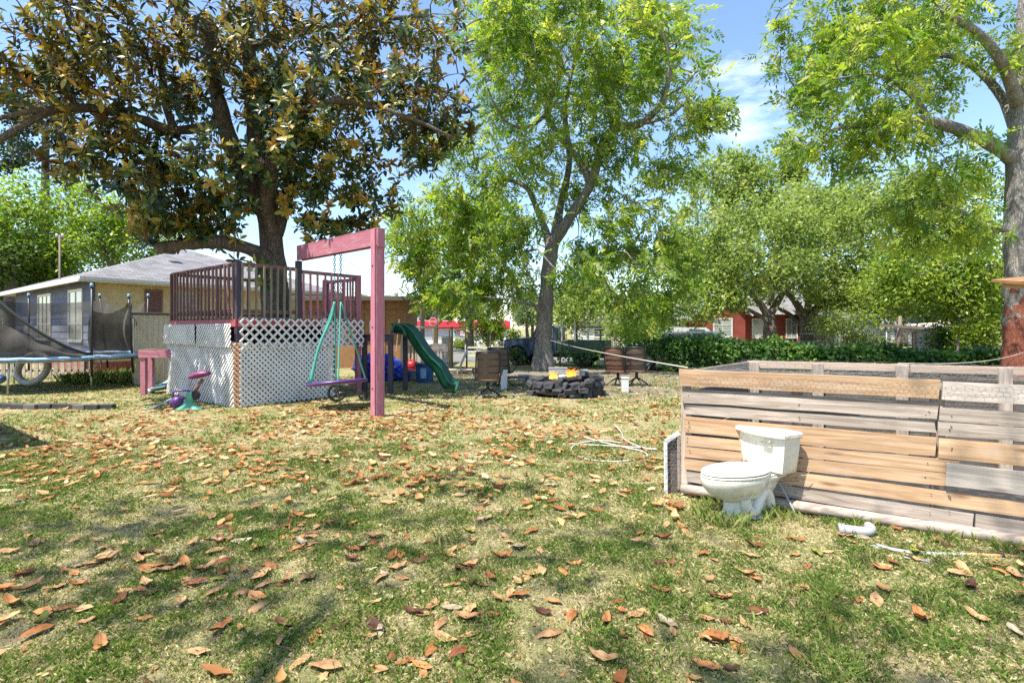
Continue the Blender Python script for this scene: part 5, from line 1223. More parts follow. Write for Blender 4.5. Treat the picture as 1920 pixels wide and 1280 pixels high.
# ------------------------------------------------------------------ truck, car
def wheel(parent, x, y, z, r, wd, rimm):
    w_ = lathe('wheel', [(r * .62, -wd / 2), (r * .93, -wd / 2), (r, -wd * .35), (r, wd * .35), (r * .93, wd / 2), (r * .62, wd / 2)], M['tyre'], parent, 24, (x, y, z), 'Y', cap=False)
    lathe('rim', [(.02, -wd * .30), (r * .25, -wd * .34), (r * .3, -wd * .2), (r * .55, -wd * .22), (r * .63, -wd * .5), (r * .63, wd * .4)], rimm, w_, 20, (0, 0, 0), 'Y', cap=False)
    for k_ in range(7): a = k_ * .898; bar('spoke', (.05 * math.cos(a), -wd * .36, .05 * math.sin(a)), (r * .6 * math.cos(a), -wd * .4, r * .6 * math.sin(a)), .05 if rimm is M['rim'] else .03, .03, rimm, w_, up=(0, 1, 0))
    return w_
tk = thing('pickup_truck', 'dark blue and green vintage pickup truck parked behind the pecan trunk', 'truck', (1.75, 21.9, 0), R(180 - 21))
# local +x is the nose (to the left); the near side is +y in local
def rbox(name, x0, x1, y0, y1, z0, z1, m, parent, c=.05, bev=True): return box(name, (x1 - x0, y1 - y0, z1 - z0), ((x0 + x1) / 2, (y0 + y1) / 2, (z0 + z1) / 2), m, parent, c=c)
prism('hood', [(.75, .62), (2.0, .62), (2.05, .75), (2.0, 1.08), (1.7, 1.15), (.75, 1.18)], -.55, .55, M['truck'], tk)
prism('cab', [(-.35, .5), (.85, .5), (.85, 1.16), (.70, 1.22), (.52, 1.62), (.40, 1.69), (-.22, 1.69), (-.33, 1.60), (-.35, 1.1)], -.72, .72, M['truck'], tk)
for y in (-.73, .73): 
    wn_ = mesh('side_window', [(.60, y, 1.2), (.47, y, 1.56), (-.20, y, 1.58), (-.22, y, 1.2)], [[0, 1, 2, 3]], M['glassgrey'], tk)
mesh('windscreen', [(.745, -.6, 1.22), (.745, .6, 1.22), (.55, .58, 1.60), (.55, -.58, 1.60)], [[0, 1, 2, 3]], M['glassgrey'], tk)
mesh('rear_window', [(-.36, -.5, 1.2), (-.36, .5, 1.2), (-.345, .48, 1.55), (-.345, -.48, 1.55)], [[0, 1, 2, 3]], M['glassgrey'], tk)
for y0, y1 in ((-.80, -.74), (.74, .80)): rbox('bed_side', -2.3, -.42, y0, y1, .55, 1.08, M['truckgreen'], tk, .02)
rbox('bed_floor', -2.3, -.42, -.74, .74, .52, .6, M['truckgreen'], tk, .02); rbox('tailgate', -2.36, -2.3, -.78, .78, .55, 1.08, M['truckgreen'], tk, .02)
rbox('chassis', -2.3, 1.9, -.4, .4, .36, .5, M['black'], tk, .02); rbox('bumper', 2.05, 2.15, -.8, .8, .45, .62, M['black'], tk, .03)
for x in (1.35, -1.45):
    for y in (-.66, .66):
        wheel(tk, x, y, .40, .40, .24, M['black'])
        fd = prism('fender', [(x + .55 * math.cos(a) * 1.05, .42 + .55 * math.sin(a)) for a in np.linspace(0, math.pi, 9)] + [(x + .46 * math.cos(a), .42 + .46 * math.sin(a)) for a in np.linspace(math.pi, 0, 9)], y - .16, y + .16, M['truck'] if x > 0 else M['truckgreen'], tk)
for y in (-.45, .45): lathe('headlight', [(.0, -.03), (.09, -.03), (.1, .02), (0, .05)], M['glassgrey'], tk, 14, (2.04, y, .92), 'Y').rotation_euler.z = R(90)
for x in (-.6, -1.15, -1.7, -2.2): bar('stake', (x, .78, 1.0), (x, .78, 1.55 if x < -1.6 else 1.85), .07, .04, M['white'] if x > -1.9 else M['pole'], tk, up=(1, 0, 0))
bar('stake_rail', (-2.25, .78, 1.62), (-1.0, .78, 1.62), .06, .03, M['pole'], tk)
car = thing('parked_car', 'silver grey car half hidden behind the vine covered fence', 'car', (6.6, 20.0, 0), R(180 - 8))
prism('body', [(-2.2, .35), (2.2, .35), (2.25, .6), (2.1, .85), (1.2, .95), (.6, 1.42), (-1.0, 1.46), (-1.9, 1.05), (-2.25, .95)], -.85, .85, M['silver'], car)
for y in (-.855, .855):
    mesh('side_window', [(1.0, y, .98), (.55, y, 1.36), (-.2, y, 1.38), (-.2, y, .98)], [[0, 1, 2, 3]], M['glass'], car); mesh('side_window', [(-.26, y, .98), (-.26, y, 1.38), (-.95, y, 1.4), (-1.6, y, 1.06), (-1.6, y, .98)], [[0, 1, 2, 3, 4]], M['glass'], car)
    for x in (1.4, -1.4):
        wheel(car, x, y * .97, .35, .35, .22, M['rim'])
mesh('windscreen', [(1.16, -.75, .99), (1.16, .75, .99), (.64, .7, 1.4), (.64, -.7, 1.4)], [[0, 1, 2, 3]], M['glass'], car)
rbox('bumper', 2.2, 2.3, -.8, .8, .35, .6, M['silver'], car, .04); 
for y in (-.6, .6): box('headlight', (.08, .3, .12), (2.18, y, .74), M['glassgrey'], car)

# ------------------------------------------------------------------ vine covered wire fence
def vine_mass(t, pts, hts, th, n, size, z0=0.05, dens=None):
    pts = [Vector((p[0], p[1], 0)) for p in pts]; ln = [0]
    for a, b in zip(pts[:-1], pts[1:]): ln.append(ln[-1] + (b - a).length)
    s = rng.random(n) * ln[-1]; X_ = np.interp(s, ln, [p.x for p in pts]); Y_ = np.interp(s, ln, [p.y for p in pts]); H = np.interp(s, ln, hts)
    H = H * (1 + .10 * np.sin(s * 2.1) + .07 * np.sin(s * 5.3 + 1) + .05 * np.sin(s * 11))
    z = z0 + (H - z0) * rng.random(n) ** .75
    lump = 1 + .45 * np.sin(s * 3.1 + z * 2) * np.sin(s * 1.3)
    off = rng.normal(size=(n, 2)) * th * lump[:, None]
    pos = np.stack([X_ + off[:, 0], Y_ + off[:, 1], z], 1) - np.array(tuple(t.location))
    d = rand_dirs(n, -.5); upv = rng.normal(size=(n, 3)) * .5 + np.array([0, -.7, .5])
    rnd = np.clip(.42 + .2 * np.sin(s * 2.7 + z * 4) + .22 * rng.normal(size=n), 0, 1)
    v, q, a = scatter(QUAD[0] * np.array([1, 1.35, 1]), QUAD[1], pos, basis(d, upv), size * rng.uniform(.7, 1.3, n), rnd)
    return stuff(qmesh('vine_foliage', v, q, M['vine'], t, attr=a))
vf = thing('vine_hedge', 'long hedge of dark vines over the wire fence behind the board pen', 'hedge', (8, 17.5, 0))
fpts = [(3.9, 19.2), (5.6, 18.8), (8, 18.2), (11, 17.2), (14.2, 16.3), (17.5, 15.6)]
vine_mass(vf, fpts[1:], [1.15, 1.18, .98, .86, .8], .2, 15000, .13)
vine_mass(vf, fpts[:3], [.8, 1.15, 1.2], .16, 1300, .13, .5)
for (x, y) in fpts: tube('post', [(x - 8, y - 17.5, 0), (x - 8, y - 17.5, 1.25)], .03, M['pole'], vf)
for a, b in zip(fpts[:-1], fpts[1:]):
    for z in (.3, .75, 1.1): tube('wire', [(a[0] - 8, a[1] - 17.5, z), (b[0] - 8, b[1] - 17.5, z)], .005, M['wire'], vf, 4)
vf2 = thing('vine_hedge', 'patchy vines climbing the wire in front of the vintage truck', 'hedge', (1.5, 19.9, 0))
vine_mass(vf2, [(-.2, 21.2), (.5, 20.8)], [.8, .7], .12, 90, .13, .3)
vine_mass(vf2, [(1.7, 20.2), (3.4, 19.4)], [.6, .85], .12, 170, .13, .2)
for x, y in ((-.9, 21.4), (-.95, 20.3), (3.75, 19.2), (1.9, 20.1)): tube('post', [(x - 1.5, y - 19.9, 0), (x - 1.5, y - 19.9, 1.45)], .03, M['pole'], vf2)

# ------------------------------------------------------------------ beyond: rail fence, store, signs, poles
wf = thing('rail_fence', 'white three rail fence along the verge across the yard', 'fence', (-1.0, 24.6, 0))
for i in range(7): box('post', (.12, .12, .78), (-1.2 + i * .62, 0, .39), M['white'], wf)
for z in (.25, .45, .65): bar('rail', (-1.25, -.08, z), (2.6, -.08, z), .09, .03, M['white'], wf)
store = thing('store', 'low white store with a long bright red fascia across the street', 'store', (-10, 60, 0))
box('wall', (19, 8, 1.9), (0, 4, .95), M['storewhite'], store, c=.02); box('fascia', (19.6, .5, .95), (0, -.1, 1.95), M['storered'], store, c=.03); box('roof', (19.2, 8.2, .25), (0, 4.1, 2.35), M['white'], store)
for i in range(9): 
    g2 = box('window', (1.3, .05, 1.1), (-8 + i * 2, -.02, .85), M['glassgrey'], store); box('frame', (.08, .08, 1.2), (.7, 0, 0), M['steel'], g2)
for x in (4.2, 6.2): s_ = box('poster', (.75, .06, .75), (x, -.08, 1.0), M['redplastic'], store); box('poster_face', (.55, .03, .55), (0, -.035, 0), M['white'], s_)
for i in range(6): box('roof_unit', (.8, .8, .4), (-8 + i * 3.1, 2, 2.6), M['white'], store)
ss = thing('stop_sign', 'red octagonal stop sign on a thin post before the store', 'sign', P(812, 642, 44).xy.to_3d())
oc = lambda r_: [(r_ * math.cos(R(22.5 + 45 * k_)), 2.13 + r_ * math.sin(R(22.5 + 45 * k_))) for k_ in range(8)]
prism('border', oc(.38), 0, .012, M['white'], ss); fc = prism('face', oc(.345), -.006, .006, M['red_sign'], ss); tube('post', [(0, .06, 0), (0, .06, 2.5)], .035, M['steel'], ss)
cu = bpy.data.curves.new('lettering', 'FONT'); cu.body = 'STOP'; cu.size = .26; cu.align_x = 'CENTER'; cu.align_y = 'CENTER'; cu.extrude = .002
cu.materials.append(M['white']); to = link(bpy.data.objects.new('lettering', cu), ss)
to.location = (0, -.012, 2.13); to.rotation_euler = (R(90), 0, 0); to.scale = (.86, 1.1, 1)
bpy.context.view_layer.update()
me = bpy.data.meshes.new_from_object(to); mt_ = to.matrix_local.copy(); bpy.data.objects.remove(to); to = link(bpy.data.objects.new('lettering', me), ss); to.matrix_local = mt_
ys = thing('road_sign', 'small orange and white sign board near the white rail fence', 'sign', P(885, 640, 40).xy.to_3d())
box('panel', (.42, .03, .4), (0, 0, 1.2), M['orangewood'], ys); box('lower_panel', (.42, .03, .3), (0, 0, .82), M['white'], ys); tube('post', [(0, .04, 0), (0, .04, 1.4)], .03, M['steel'], ys)
def upole(label, px, d, h, r):
    t = thing('utility_pole', label, 'pole', Vector(((px - 960) / F * d, d, 0))); tube('shaft', [(0, 0, 0), (0, 0, h)], [r, r * .75], M['pole'], t, 10)
    bar('crossarm', (-1.0, -.15, h - .5), (1.0, -.15, h - .5), .12, .1, M['pole'], t)
    for x in (-.9, -.3, .3, .9): lathe('insulator', [(.0, 0), (.04, .02), (.03, .08), (.05, .1), (0, .14)], M['glassgrey'], t, 8, (x, -.15, h - .44))
    return t
upole('dark wooden utility pole rising beside the brown shed eave', 792, 33, 7.5, .16)
upole('paler wooden utility pole standing behind the stop sign', 818, 48, 8.5, .18)
upole('leaning dark post behind the vine hedge', 1682, 24, 2.15, .09).rotation_euler = (0, R(4), 0)
def wire(label, a, b, sag, r=.012):
    pts = [a.lerp(b, t) - Vector((0, 0, sag * 4 * t * (1 - t))) for t in np.linspace(0, 1, 14)]
    o = tube('power_line', [p - a for p in pts], r, M['wire'], None, 5); o.location = a; return tag(o, label, 'wire')
wire('topmost power line crossing behind the tan house', P(-40, 445, 27), P(330, 490, 36), .25)
wire('middle power line crossing behind the tan house', P(-40, 468, 26.5), P(330, 497, 36), .2)
wire('lowest power line crossing behind the tan house', P(-40, 478, 26), P(330, 503, 36), .2)
wire('thin service line sloping from the swing beam towards the street pole', P(640, 483, 30), P(792, 560, 33), .15, .008)
wire('upper street line running past the shed roof', P(560, 518, 36), P(1010, 545, 33), .3)
wire('lower street line running past the shed roof', P(560, 532, 36), P(1010, 552, 33), .3)
wire('street line near the live oak crowns', P(1330, 548, 31), P(1500, 540, 31), .1)
# brick house across the road
bh = thing('brick_house', 'red brick house with grey roof and white windows behind the live oaks', 'house', (18.6, 43, 0))
xv = Vector((1, 0, 0)); nv = Vector((0, -1, 0))
mesh('wall', [(-3.0, 0, 0), (1.0, 0, 0), (1.0, 0, 3.0), (-1.0, 0, 5.2), (-3.0, 0, 3.0), (-3.0, 7, 0), (-3, 7, 3), (-1, 7, 5.2), (1, 7, 3), (1, 7, 0)], [[0, 1, 2, 3, 4], [0, 4, 6, 5], [1, 9, 8, 2]], M['brickred'], bh)
mesh('side_wall', [(1.0, .6, 0), (7.2, .6, 0), (7.2, .6, 3), (1.0, .6, 3), (7.2, 7, 0), (7.2, 7, 3)], [[0, 1, 2, 3], [1, 4, 5, 2]], M['brickred'], bh)
mesh('wing_wall', [(-6.6, .9, 0), (-3.0, .9, 0), (-3.0, .9, 2.4), (-6.6, .9, 2.4), (-6.6, 6, 0), (-6.6, 6, 2.4)], [[0, 1, 2, 3], [0, 3, 5, 4]], M['brickred'], bh)
def slope(name, pts, parent, m=None):
    o = mesh(name, pts + [(x, y, z - .1) for x, y, z in pts], [[0, 1, 2, 3], [7, 6, 5, 4], [0, 4, 5, 1], [1, 5, 6, 2], [2, 6, 7, 3], [3, 7, 4, 0]], m or M['shingle'], parent); fixn(o)
    uv = o.data.uv_layers.new()
    for pl in o.data.polygons:
        for li in pl.loop_indices: co = o.data.vertices[o.data.loops[li].vertex_index].co; uv.data[li].uv = (co.x + co.y * .2, co.z * 1.6 + co.y)
    return o
slope('roof', [(-3.4, -.4, 2.7), (-1.0, -.4, 5.35), (-1.0, 7.2, 5.35), (-3.4, 7.2, 2.7)], bh); slope('roof', [(1.4, -.4, 2.7), (-1.0, -.4, 5.36), (-1.0, 7.2, 5.36), (1.4, 7.2, 2.7)], bh)
slope('roof', [(.6, .1, 2.85), (7.6, .1, 2.85), (7.6, 3.8, 5.0), (-.4, 3.8, 5.0)], bh); slope('roof', [(-7.0, .4, 2.3), (-3.0, .4, 2.3), (-3.0, 3.4, 3.8), (-7.0, 3.4, 3.8)], bh)
bar('barge_board', (-3.45, -.42, 2.62), (-1.0, -.42, 5.28), .16, .05, M['white'], bh, up=(0, 0, 1)); bar('barge_board', (-1.0, -.42, 5.28), (1.45, -.42, 2.62), .16, .05, M['white'], bh, up=(0, 0, 1))
bar('gutter', (.6, .06, 2.8), (7.6, .06, 2.8), .14, .08, M['white'], bh)
window(bh, Vector((0, 0, 0)), xv, nv, -1.6, -.2, .9, 2.3, 2, 3, M['white'], M['glassgrey'], .12)
window(bh, Vector((0, .6, 0)), xv, nv, 1.9, 2.9, .8, 2.3, 2, 3, M['white'], M['glassgrey'], .1); window(bh, Vector((0, .6, 0)), xv, nv, 4.8, 5.6, .8, 2.3, 2, 3, M['white'], M['glassgrey'], .1)
window(bh, Vector((0, .9, 0)), xv, nv, -5.7, -4.4, .8, 2.1, 2, 2, M['white'], M['glassgrey'], .12)
window(bh, Vector((0, 0, 0)), xv, nv, -2.7, -2.1, 3.3, 3.9, 1, 1, M['white'], M['glassgrey'], .08)
for x in (-6.15, -4.0): box('shutter', (.4, .06, 1.5), (x, .84, 1.45), M['glassgrey'], bh)
box('chimney', (.9, .7, 2.2), (4.2, 4, 5.2), M['brickred'], bh)
gr = thing('garage', 'small dark brown gabled garage beside the stout live oak trunk', 'garage', (25.0, 42, 0))
mesh('wall', [(-1, 0, 0), (1.4, 0, 0), (1.4, 0, 2.1), (-1, 0, 3.0), (1.4, 3, 0), (1.4, 3, 2.1)], [[0, 1, 2, 3], [1, 4, 5, 2]], M['darkwood'], gr)
slope('roof', [(-1.2, -.2, 3.12), (1.8, -.2, 1.95), (1.8, 3.2, 1.95), (-1.2, 3.2, 3.12)], gr); bar('barge_board', (-1.2, -.23, 3.06), (1.8, -.23, 1.9), .12, .04, M['grey'], gr); bar('corner_board', (1.42, -.03, 0), (1.42, -.03, 2.0), .1, .06, M['pale'], gr, up=xv)
def whitehouse(label, loc, wd, ht, rise, wins):
    t = thing('house', label, 'house', loc)
    box('wall', (wd, 6, ht), (0, 3, ht / 2), M['storewhite'], t, c=.02)
    for i in range(int(ht / .25)): bar('siding_board', (-wd / 2, -.015, .12 + i * .25), (wd / 2, -.015, .12 + i * .25), .24, .03, M['white'], t, up=(0, .12, 1))
    slope('roof', [(-wd / 2 - .3, -.4, ht - .05), (wd / 2 + .3, -.4, ht - .05), (wd / 2 + .3, 3, ht + rise), (-wd / 2 - .3, 3, ht + rise)], t); slope('roof', [(-wd / 2 - .3, 6.4, ht - .05), (wd / 2 + .3, 6.4, ht - .05), (wd / 2 + .3, 3, ht + rise + .01), (-wd / 2 - .3, 3, ht + rise + .01)], t)
    for x in wins: window(t, Vector((0, 0, 0)), xv, nv, x, x + .9, .8, ht - .5, 1, 2, M['white'], M['glass'], .08)
whitehouse('white sided house seen past the truck stakes', (8.9, 46, 0), 5.5, 2.2, 1.2, (-1.5, .8)); whitehouse('long white sided house behind the wire fence on the right', (34, 50, 0), 11, 2.1, 1.1, (-4, -1.5, 1.5, 3.8))
cp = thing('carport', 'pale carport with slanting roof and brown back wall on the right', 'carport', (22.6, 27.2, 0))
mesh('back_wall', [(.2, 2, 0), (2.0, 2, 0), (2.0, 2, 1.6), (.2, 2, 1.5)], [[0, 1, 2, 3]], M['ply'], cp); box('side_wall', (.75, .1, 1.45), (-.75, .05, .72), M['storewhite'], cp)
for i in range(5): box('board', (.1, .06, 1.4), (-.3 + i * .12, -.03, .7), M['grey'], cp)
for x in (-1.2, .32, 2.0): bar('post', (x, 0, 0), (x, 0, 1.5), .12, .12, M['pale'], cp, up=xv)
slope('roof', [(-1.5, -.3, 1.48), (2.4, -.3, 1.75), (2.4, 2.3, 1.95), (-1.5, 2.3, 1.7)], cp, M['pale'])
wf2 = thing('wire_fence', 'thin wire fence with pale posts beyond the hedge', 'fence', (17, 30.5, 0))
for i in range(9): tube('post', [(i * 1.7, -.1 * i, 0), (i * 1.7, -.1 * i, 1.35)], .03, M['steel'], wf2, 6)
for z in (.4, .8, 1.25): tube('wire', [(0, 0, z), (13.6, -.8, z)], .012, M['steel'], wf2, 4)
bv = thing('parked_van', 'white van roof showing above the hedge before the brick house', 'van', (10.2, 31, 0))
prism('body', [(-2.4, .35), (2.2, .35), (2.3, .8), (1.9, 1.1), (1.2, 1.62), (-2.3, 1.66)], -.9, .9, M['white'], bv)
for x in (-1.5, 1.4):
    for y in (-.85, .85): wheel(bv, x, y, .34, .34, .22, M['rim'])
for y in (-.905, .905): mesh('side_window', [(1.5, y, 1.1), (1.1, y, 1.5), (.2, y, 1.52), (.2, y, 1.1)], [[0, 1, 2, 3]], M['glass'], bv)

# ------------------------------------------------------------------ board pen
A = Vector((1.60, 4.82, 0)); pd = Vector((.884, -.468, 0)).normalized(); pn = Vector((-pd.y, pd.x, 0)) * -1   # pn faces the lawn
if pn.y > 0: pn = -pn
C_ = Vector((2.89, 6.24, 0)) - A; pdb = Vector((2.38, -.97, 0)).normalized()
pen = thing('board_pen', 'chicken pen walled with mixed fresh and weathered boards, wire over its top', 'pen', A)
def pp(t, z, o=0.0): return pd * t + Vector((0, 0, z)) + pn * o
PL = 3.6; sp1 = 1.90
def plank(p0, p1, wd, th, m, roll):
    x = p1 - p0; ln = x.length; x.normalize(); y = Vector((0, 0, 1)).cross(x).normalized(); z = x.cross(y); n_ = 6; v = []; f = []; bow = rng.uniform(-.007, .007)
    for i in range(n_):
        t = i / (n_ - 1); xx_ = (t - .5) * ln; up1 = wd / 2 + rng.uniform(-.006, .003); dn1 = -wd / 2 + rng.uniform(-.003, .006); b_ = bow * (1 - (2 * t - 1) ** 2); o_ = rng.uniform(-.003, .003); e0 = (rng.uniform(-.012, .004), rng.uniform(-.012, .004)) if i in (0, n_ - 1) else (0, 0); sg_ = -1 if i == 0 else 1
        v += [(xx_ + sg_ * e0[0], -th / 2 + o_, dn1 + b_), (xx_ + sg_ * e0[0], th / 2 + o_, dn1 + b_), (xx_ + sg_ * e0[1], th / 2 + o_, up1 + b_), (xx_ + sg_ * e0[1], -th / 2 + o_, up1 + b_)]
    for i in range(n_ - 1):
        for k_ in range(4): f.append([i * 4 + k_, i * 4 + (k_ + 1) % 4, i * 4 + 4 + (k_ + 1) % 4, i * 4 + 4 + k_])
    f += [[3, 2, 1, 0], [n_ * 4 - 4, n_ * 4 - 3, n_ * 4 - 2, n_ * 4 - 1]]
    o = fixn(mesh('board', v, f, M[m], pen)); Mx = Matrix((x, y, z)).transposed().to_4x4(); Mx.translation = (p0 + p1) / 2; o.matrix_local = Mx @ Matrix.Rotation(roll, 4, 'X'); return o
def hb(t0, t1, za, zb_, h, m, o=.0, th=.022): return plank(pp(t0, za, o), pp(t1, zb_, o), h, th, m, rng.uniform(-.06, .06))
hb(-.02, sp1, 1.118, 1.112, .15, 'fresh', .022, .04); hb(sp1 + .004, PL, 1.105, 1.10, .145, 'pale', .022, .038)
hb(.0, sp1, .995, .990, .035, 'grey', -.012); hb(.01, sp1 - .01, .932, .930, .105, 'grey', .004); hb(.03, sp1 - .02, .822, .822, .095, 'grey', -.006)
hb(.0, 1.4, .868, .862, .06, 'darkwood', -.022, .02)
hb(.02, sp1 - .02, .678, .668, .15, 'fresh', .003); hb(.03, sp1 + .12, .532, .53, .10, 'fresh', .001); hb(.03, sp1 + .12, .428, .425, .10, 'fresh', .004)
hb(.02, PL, .318, .255, .118, 'fresh', -.002); hb(.04, 2.1, .200, .14, .105, 'grey', -.004); hb(2.104, PL, .14, .09, .105, 'grey', -.004)
hb(sp1, PL, .925, .905, .11, 'grey', .002); hb(sp1 - .01, PL, .812, .80, .105, 'grey', .0); hb(sp1 - .01, PL, .665, .65, .15, 'fresh', .004)
hb(sp1 + .03, PL, .475, .44, .175, 'pale', .028, .024)
hb(.0, .3, .1, .09, .05, 'grey', -.02)
tube('pole_rail', [pp(.0, .085, .035), pp(1.0, .075, .045), pp(2.0, .055, .04), pp(PL, .045, .05)], [.043, .046, .048, .05], M['grey'], pen, 10)
for t in (.03, .95, sp1, 2.75, PL - .05): bar('post', pp(t, -.03, -.055), pp(t, 1.15, -.055), .085, .06, M['grey'], pen, up=pd)
pf_ = mesh('pen_shade_floor', [pp(.02, .012, -.03), pp(PL, .012, -.03), pp(PL, .012, -1.6) , C_ + Vector((0, 0, .012))], [[0, 1, 2, 3]], M['char'], pen)  # near-black dirt sheet; the shade seen through the board gaps is painted in
# small nail heads
nh = None
for i in range(70):
    t = random.choice((.06, .95, sp1 - .07, sp1 + .07, 2.75)); z = random.choice((.93, .82, .69, .65, .54, .43, .30, .18)) + rng.uniform(-.02, .02)
    v, f = cbox_data(.007, .003, .007, .001)
    if nh is None: o = fixn(mesh('nail', v, f, M['black'], pen)); nh = o.data
    else: o = link(bpy.data.objects.new('nail', nh), pen)
    o.location = pp(t + rng.uniform(-.02, .02), z, .018); o.rotation_euler.z = math.atan2(pd.y, pd.x)
def bp_(t, z): return C_ + pdb * t + Vector((0, 0, z))
bar('board', bp_(-.02, 1.14), bp_(1.6, 1.14), .085, .03, M['pinkish'], pen); bar('board', bp_(1.61, 1.135), bp_(3.4, 1.135), .085, .03, M['pinkish'], pen)
for z in (.10, .31, .52, .73, .94): bar('board', bp_(0, z), bp_(3.4, z + .01), .205, .02, M['darkwood'], pen)  # back wall boards coloured dark to stand in for the pen's inner shadow
for t in (.05, .72, 1.52, 2.4, 3.3): bar('post', bp_(t, 0) + Vector((-.02, -.05, 0)), bp_(t, 1.17) + Vector((-.02, -.05, 0)), .11, .04, M['grey'], pen, up=pdb)
sd = C_.normalized(); 
for i, z in enumerate((.12, .30, .48, .68, .88, 1.1)): bar('board', sd * .06 + Vector((0, 0, z)), sd * (C_.length - .05) + Vector((0, 0, z)), .185 if i < 5 else .15, .022, M['darkwood' if i < 5 else 'grey'], pen)  # lower side boards likewise take a dark tone in place of shade
def hexwire(name, origin, du, dv, wu, wv, s, m, parent, r=.0016, zf=None, jitter=.006):
    V = []; Q = []; pts = set(); edges = []
    hx = s * .866; rows = int(wv / (s * .75)) + 1; cols = int(wu / hx)
    def vert(cx, cy, k_): a = R(60 * k_ + 30); return (cx + s / 2 * math.cos(a) * 1.0, cy + s / 2 * math.sin(a))
    rr = random.Random(5)
    cache = {}
    def W(uv_):
        key = (round(uv_[0], 3), round(uv_[1], 3))
        if key not in cache:
            u_, v_ = uv_; p = origin + du * u_ + dv * v_
            if zf: p = p + Vector((0, 0, zf(u_ / wu, v_ / wv)))
            cache[key] = p + Vector((rr.uniform(-1, 1), rr.uniform(-1, 1), rr.uniform(-1, 1))) * jitter
        return cache[key]
    for j in range(rows):
        for i in range(cols):
            cx = i * hx + (j % 2) * hx / 2; cy = j * s * .75
            for k_ in (0, 1, 2): edges.append((W(vert(cx, cy, k_)), W(vert(cx, cy, k_ + 1))))
    off = 0
    for a, b in edges:
        t = (b - a).normalized(); n1 = t.cross(Vector((.3, .5, .81))).normalized() * r; n2 = t.cross(n1).normalized() * r
        V += [tuple(x) for x in (a + n1, a - n1 * .5 + n2 * .87, a - n1 * .5 - n2 * .87, b + n1, b - n1 * .5 + n2 * .87, b - n1 * .5 - n2 * .87)]
        Q += [(off, off + 1, off + 4, off + 3), (off + 1, off + 2, off + 5, off + 4), (off + 2, off, off + 3, off + 5)]; off += 6
    return stuff(qmesh(name, np.array(V), np.array(Q), m, parent))
hexwire('wire_netting', pp(0, 1.200), pd, C_.normalized(), PL, 1.95, .11, M['hexwire'], pen, .0009, lambda u_, v_: -.035 * math.sin(math.pi * v_) - .02 * math.sin(u_ * 9) * math.sin(math.pi * v_), .008)
hexwire('wire_netting', pp(.15, 1.065, .047), pd, Vector((0, 0, 1)), PL - .2, .10, .045, M['hexwire'], pen, .0007, None, .006)
hexwire('wire_netting', bp_(0, .6) + Vector((-.01, -.05, 0)), pdb, Vector((0, 0, 1)), 3.2, .5, .05, M['hexwire'], pen, .0009)
# wire panel at the pen corner
wp_ = thing('poultry_gate', 'small white framed wire gate leaning on the end of the pen', 'gate', A + Vector((-.14, .03, 0)))
dl = Vector((.16, -.02, 0))
bar('frame', (0, 0, -.0), (.0, .02, .50), .032, .025, M['white'], wp_, up=(1, 0, 0)); bar('frame', (.0, .02, .50), (.13, .02, .585), .04, .025, M['white'], wp_, up=(0, 0, 1)); bar('frame', (.125, .0, .05), (.125, .02, .56), .03, .02, M['grey'], wp_, up=(1, 0, 0))
hexwire('wire_netting', Vector((.01, -.015, .03)), Vector((1, 0, 0)), Vector((0, .03, 1)).normalized(), .13, .52, .045, M['hexwire'], wp_, .0010)
mesh('backing', [(.0, .03, .0), (.125, .03, .0), (.125, .045, .55), (0, .045, .5)], [[0, 1, 2, 3]], M['darkwood'], wp_)
# dry vine twigs on the pen boards
dv_ = thing('dry_vine', 'dry brown twigs clinging to the pen boards behind the toilet', 'vine', A + pp(.4, .3, .05))
for i in range(16):
    t0 = rng.uniform(-.1, .35); p = Vector((0, 0, 0)) + pd * t0 + Vector((0, 0, rng.uniform(-.05, .05))); pts = [p.copy()]
    for j in range(6): p = p + pd * rng.uniform(-.02, .09) + Vector((0, 0, rng.uniform(-.02, .055))) + pn * rng.uniform(-.004, .012); pts.append(p.copy())
    tube('twig', smoothpath(pts, 3), [.0028] * (6 * 3) + [.0012], M['mauve'] if i % 2 else M['pinkish'], dv_, 4)

# ------------------------------------------------------------------ toilet
tlx, tly = 1.93, 4.30
to_ = thing('toilet', 'discarded cream porcelain toilet with closed peeling lid beside the board pen', 'toilet', (tlx, tly, -.01), math.atan2(-.42, -.906))
to_.scale = (1.10, 1.05, .97)
def egg(cx, rx, ry, z, n=32, back=.0):
    out = []
    for k_ in range(n):
        a = 2 * math.pi * k_ / n; c, s = math.cos(a), math.sin(a); w_ = 1 - .12 * c
        x = cx + rx * c; 
        if c < 0: x = cx + rx * (-(abs(c) ** (1 - back)))
        out.append((x, ry * s * w_ * (1 if c > 0 else 1 + .0), z))
    return out
loft('bowl', [egg(.02, .17, .085, .17), egg(.035, .215, .11, .205), egg(.06, .26, .15, .25), egg(.075, .285, .175, .30), egg(.08, .298, .188, .345), egg(.08, .30, .19, .375), egg(.08, .295, .186, .388), egg(.08, .27, .16, .389)], M['porcelain'], to_)
loft('pedestal', [egg(-.05, .285, .125, 0, back=.3), egg(-.05, .28, .12, .03, back=.3), egg(-.05, .25, .092, .06, back=.3), egg(-.055, .235, .082, .13, back=.3), egg(-.06, .245, .088, .20, back=.3), egg(-.09, .255, .105, .27, back=.3), egg(-.12, .25, .12, .33, back=.3), egg(-.15, .24, .15, .365, back=.4)], M['porcelain'], to_)
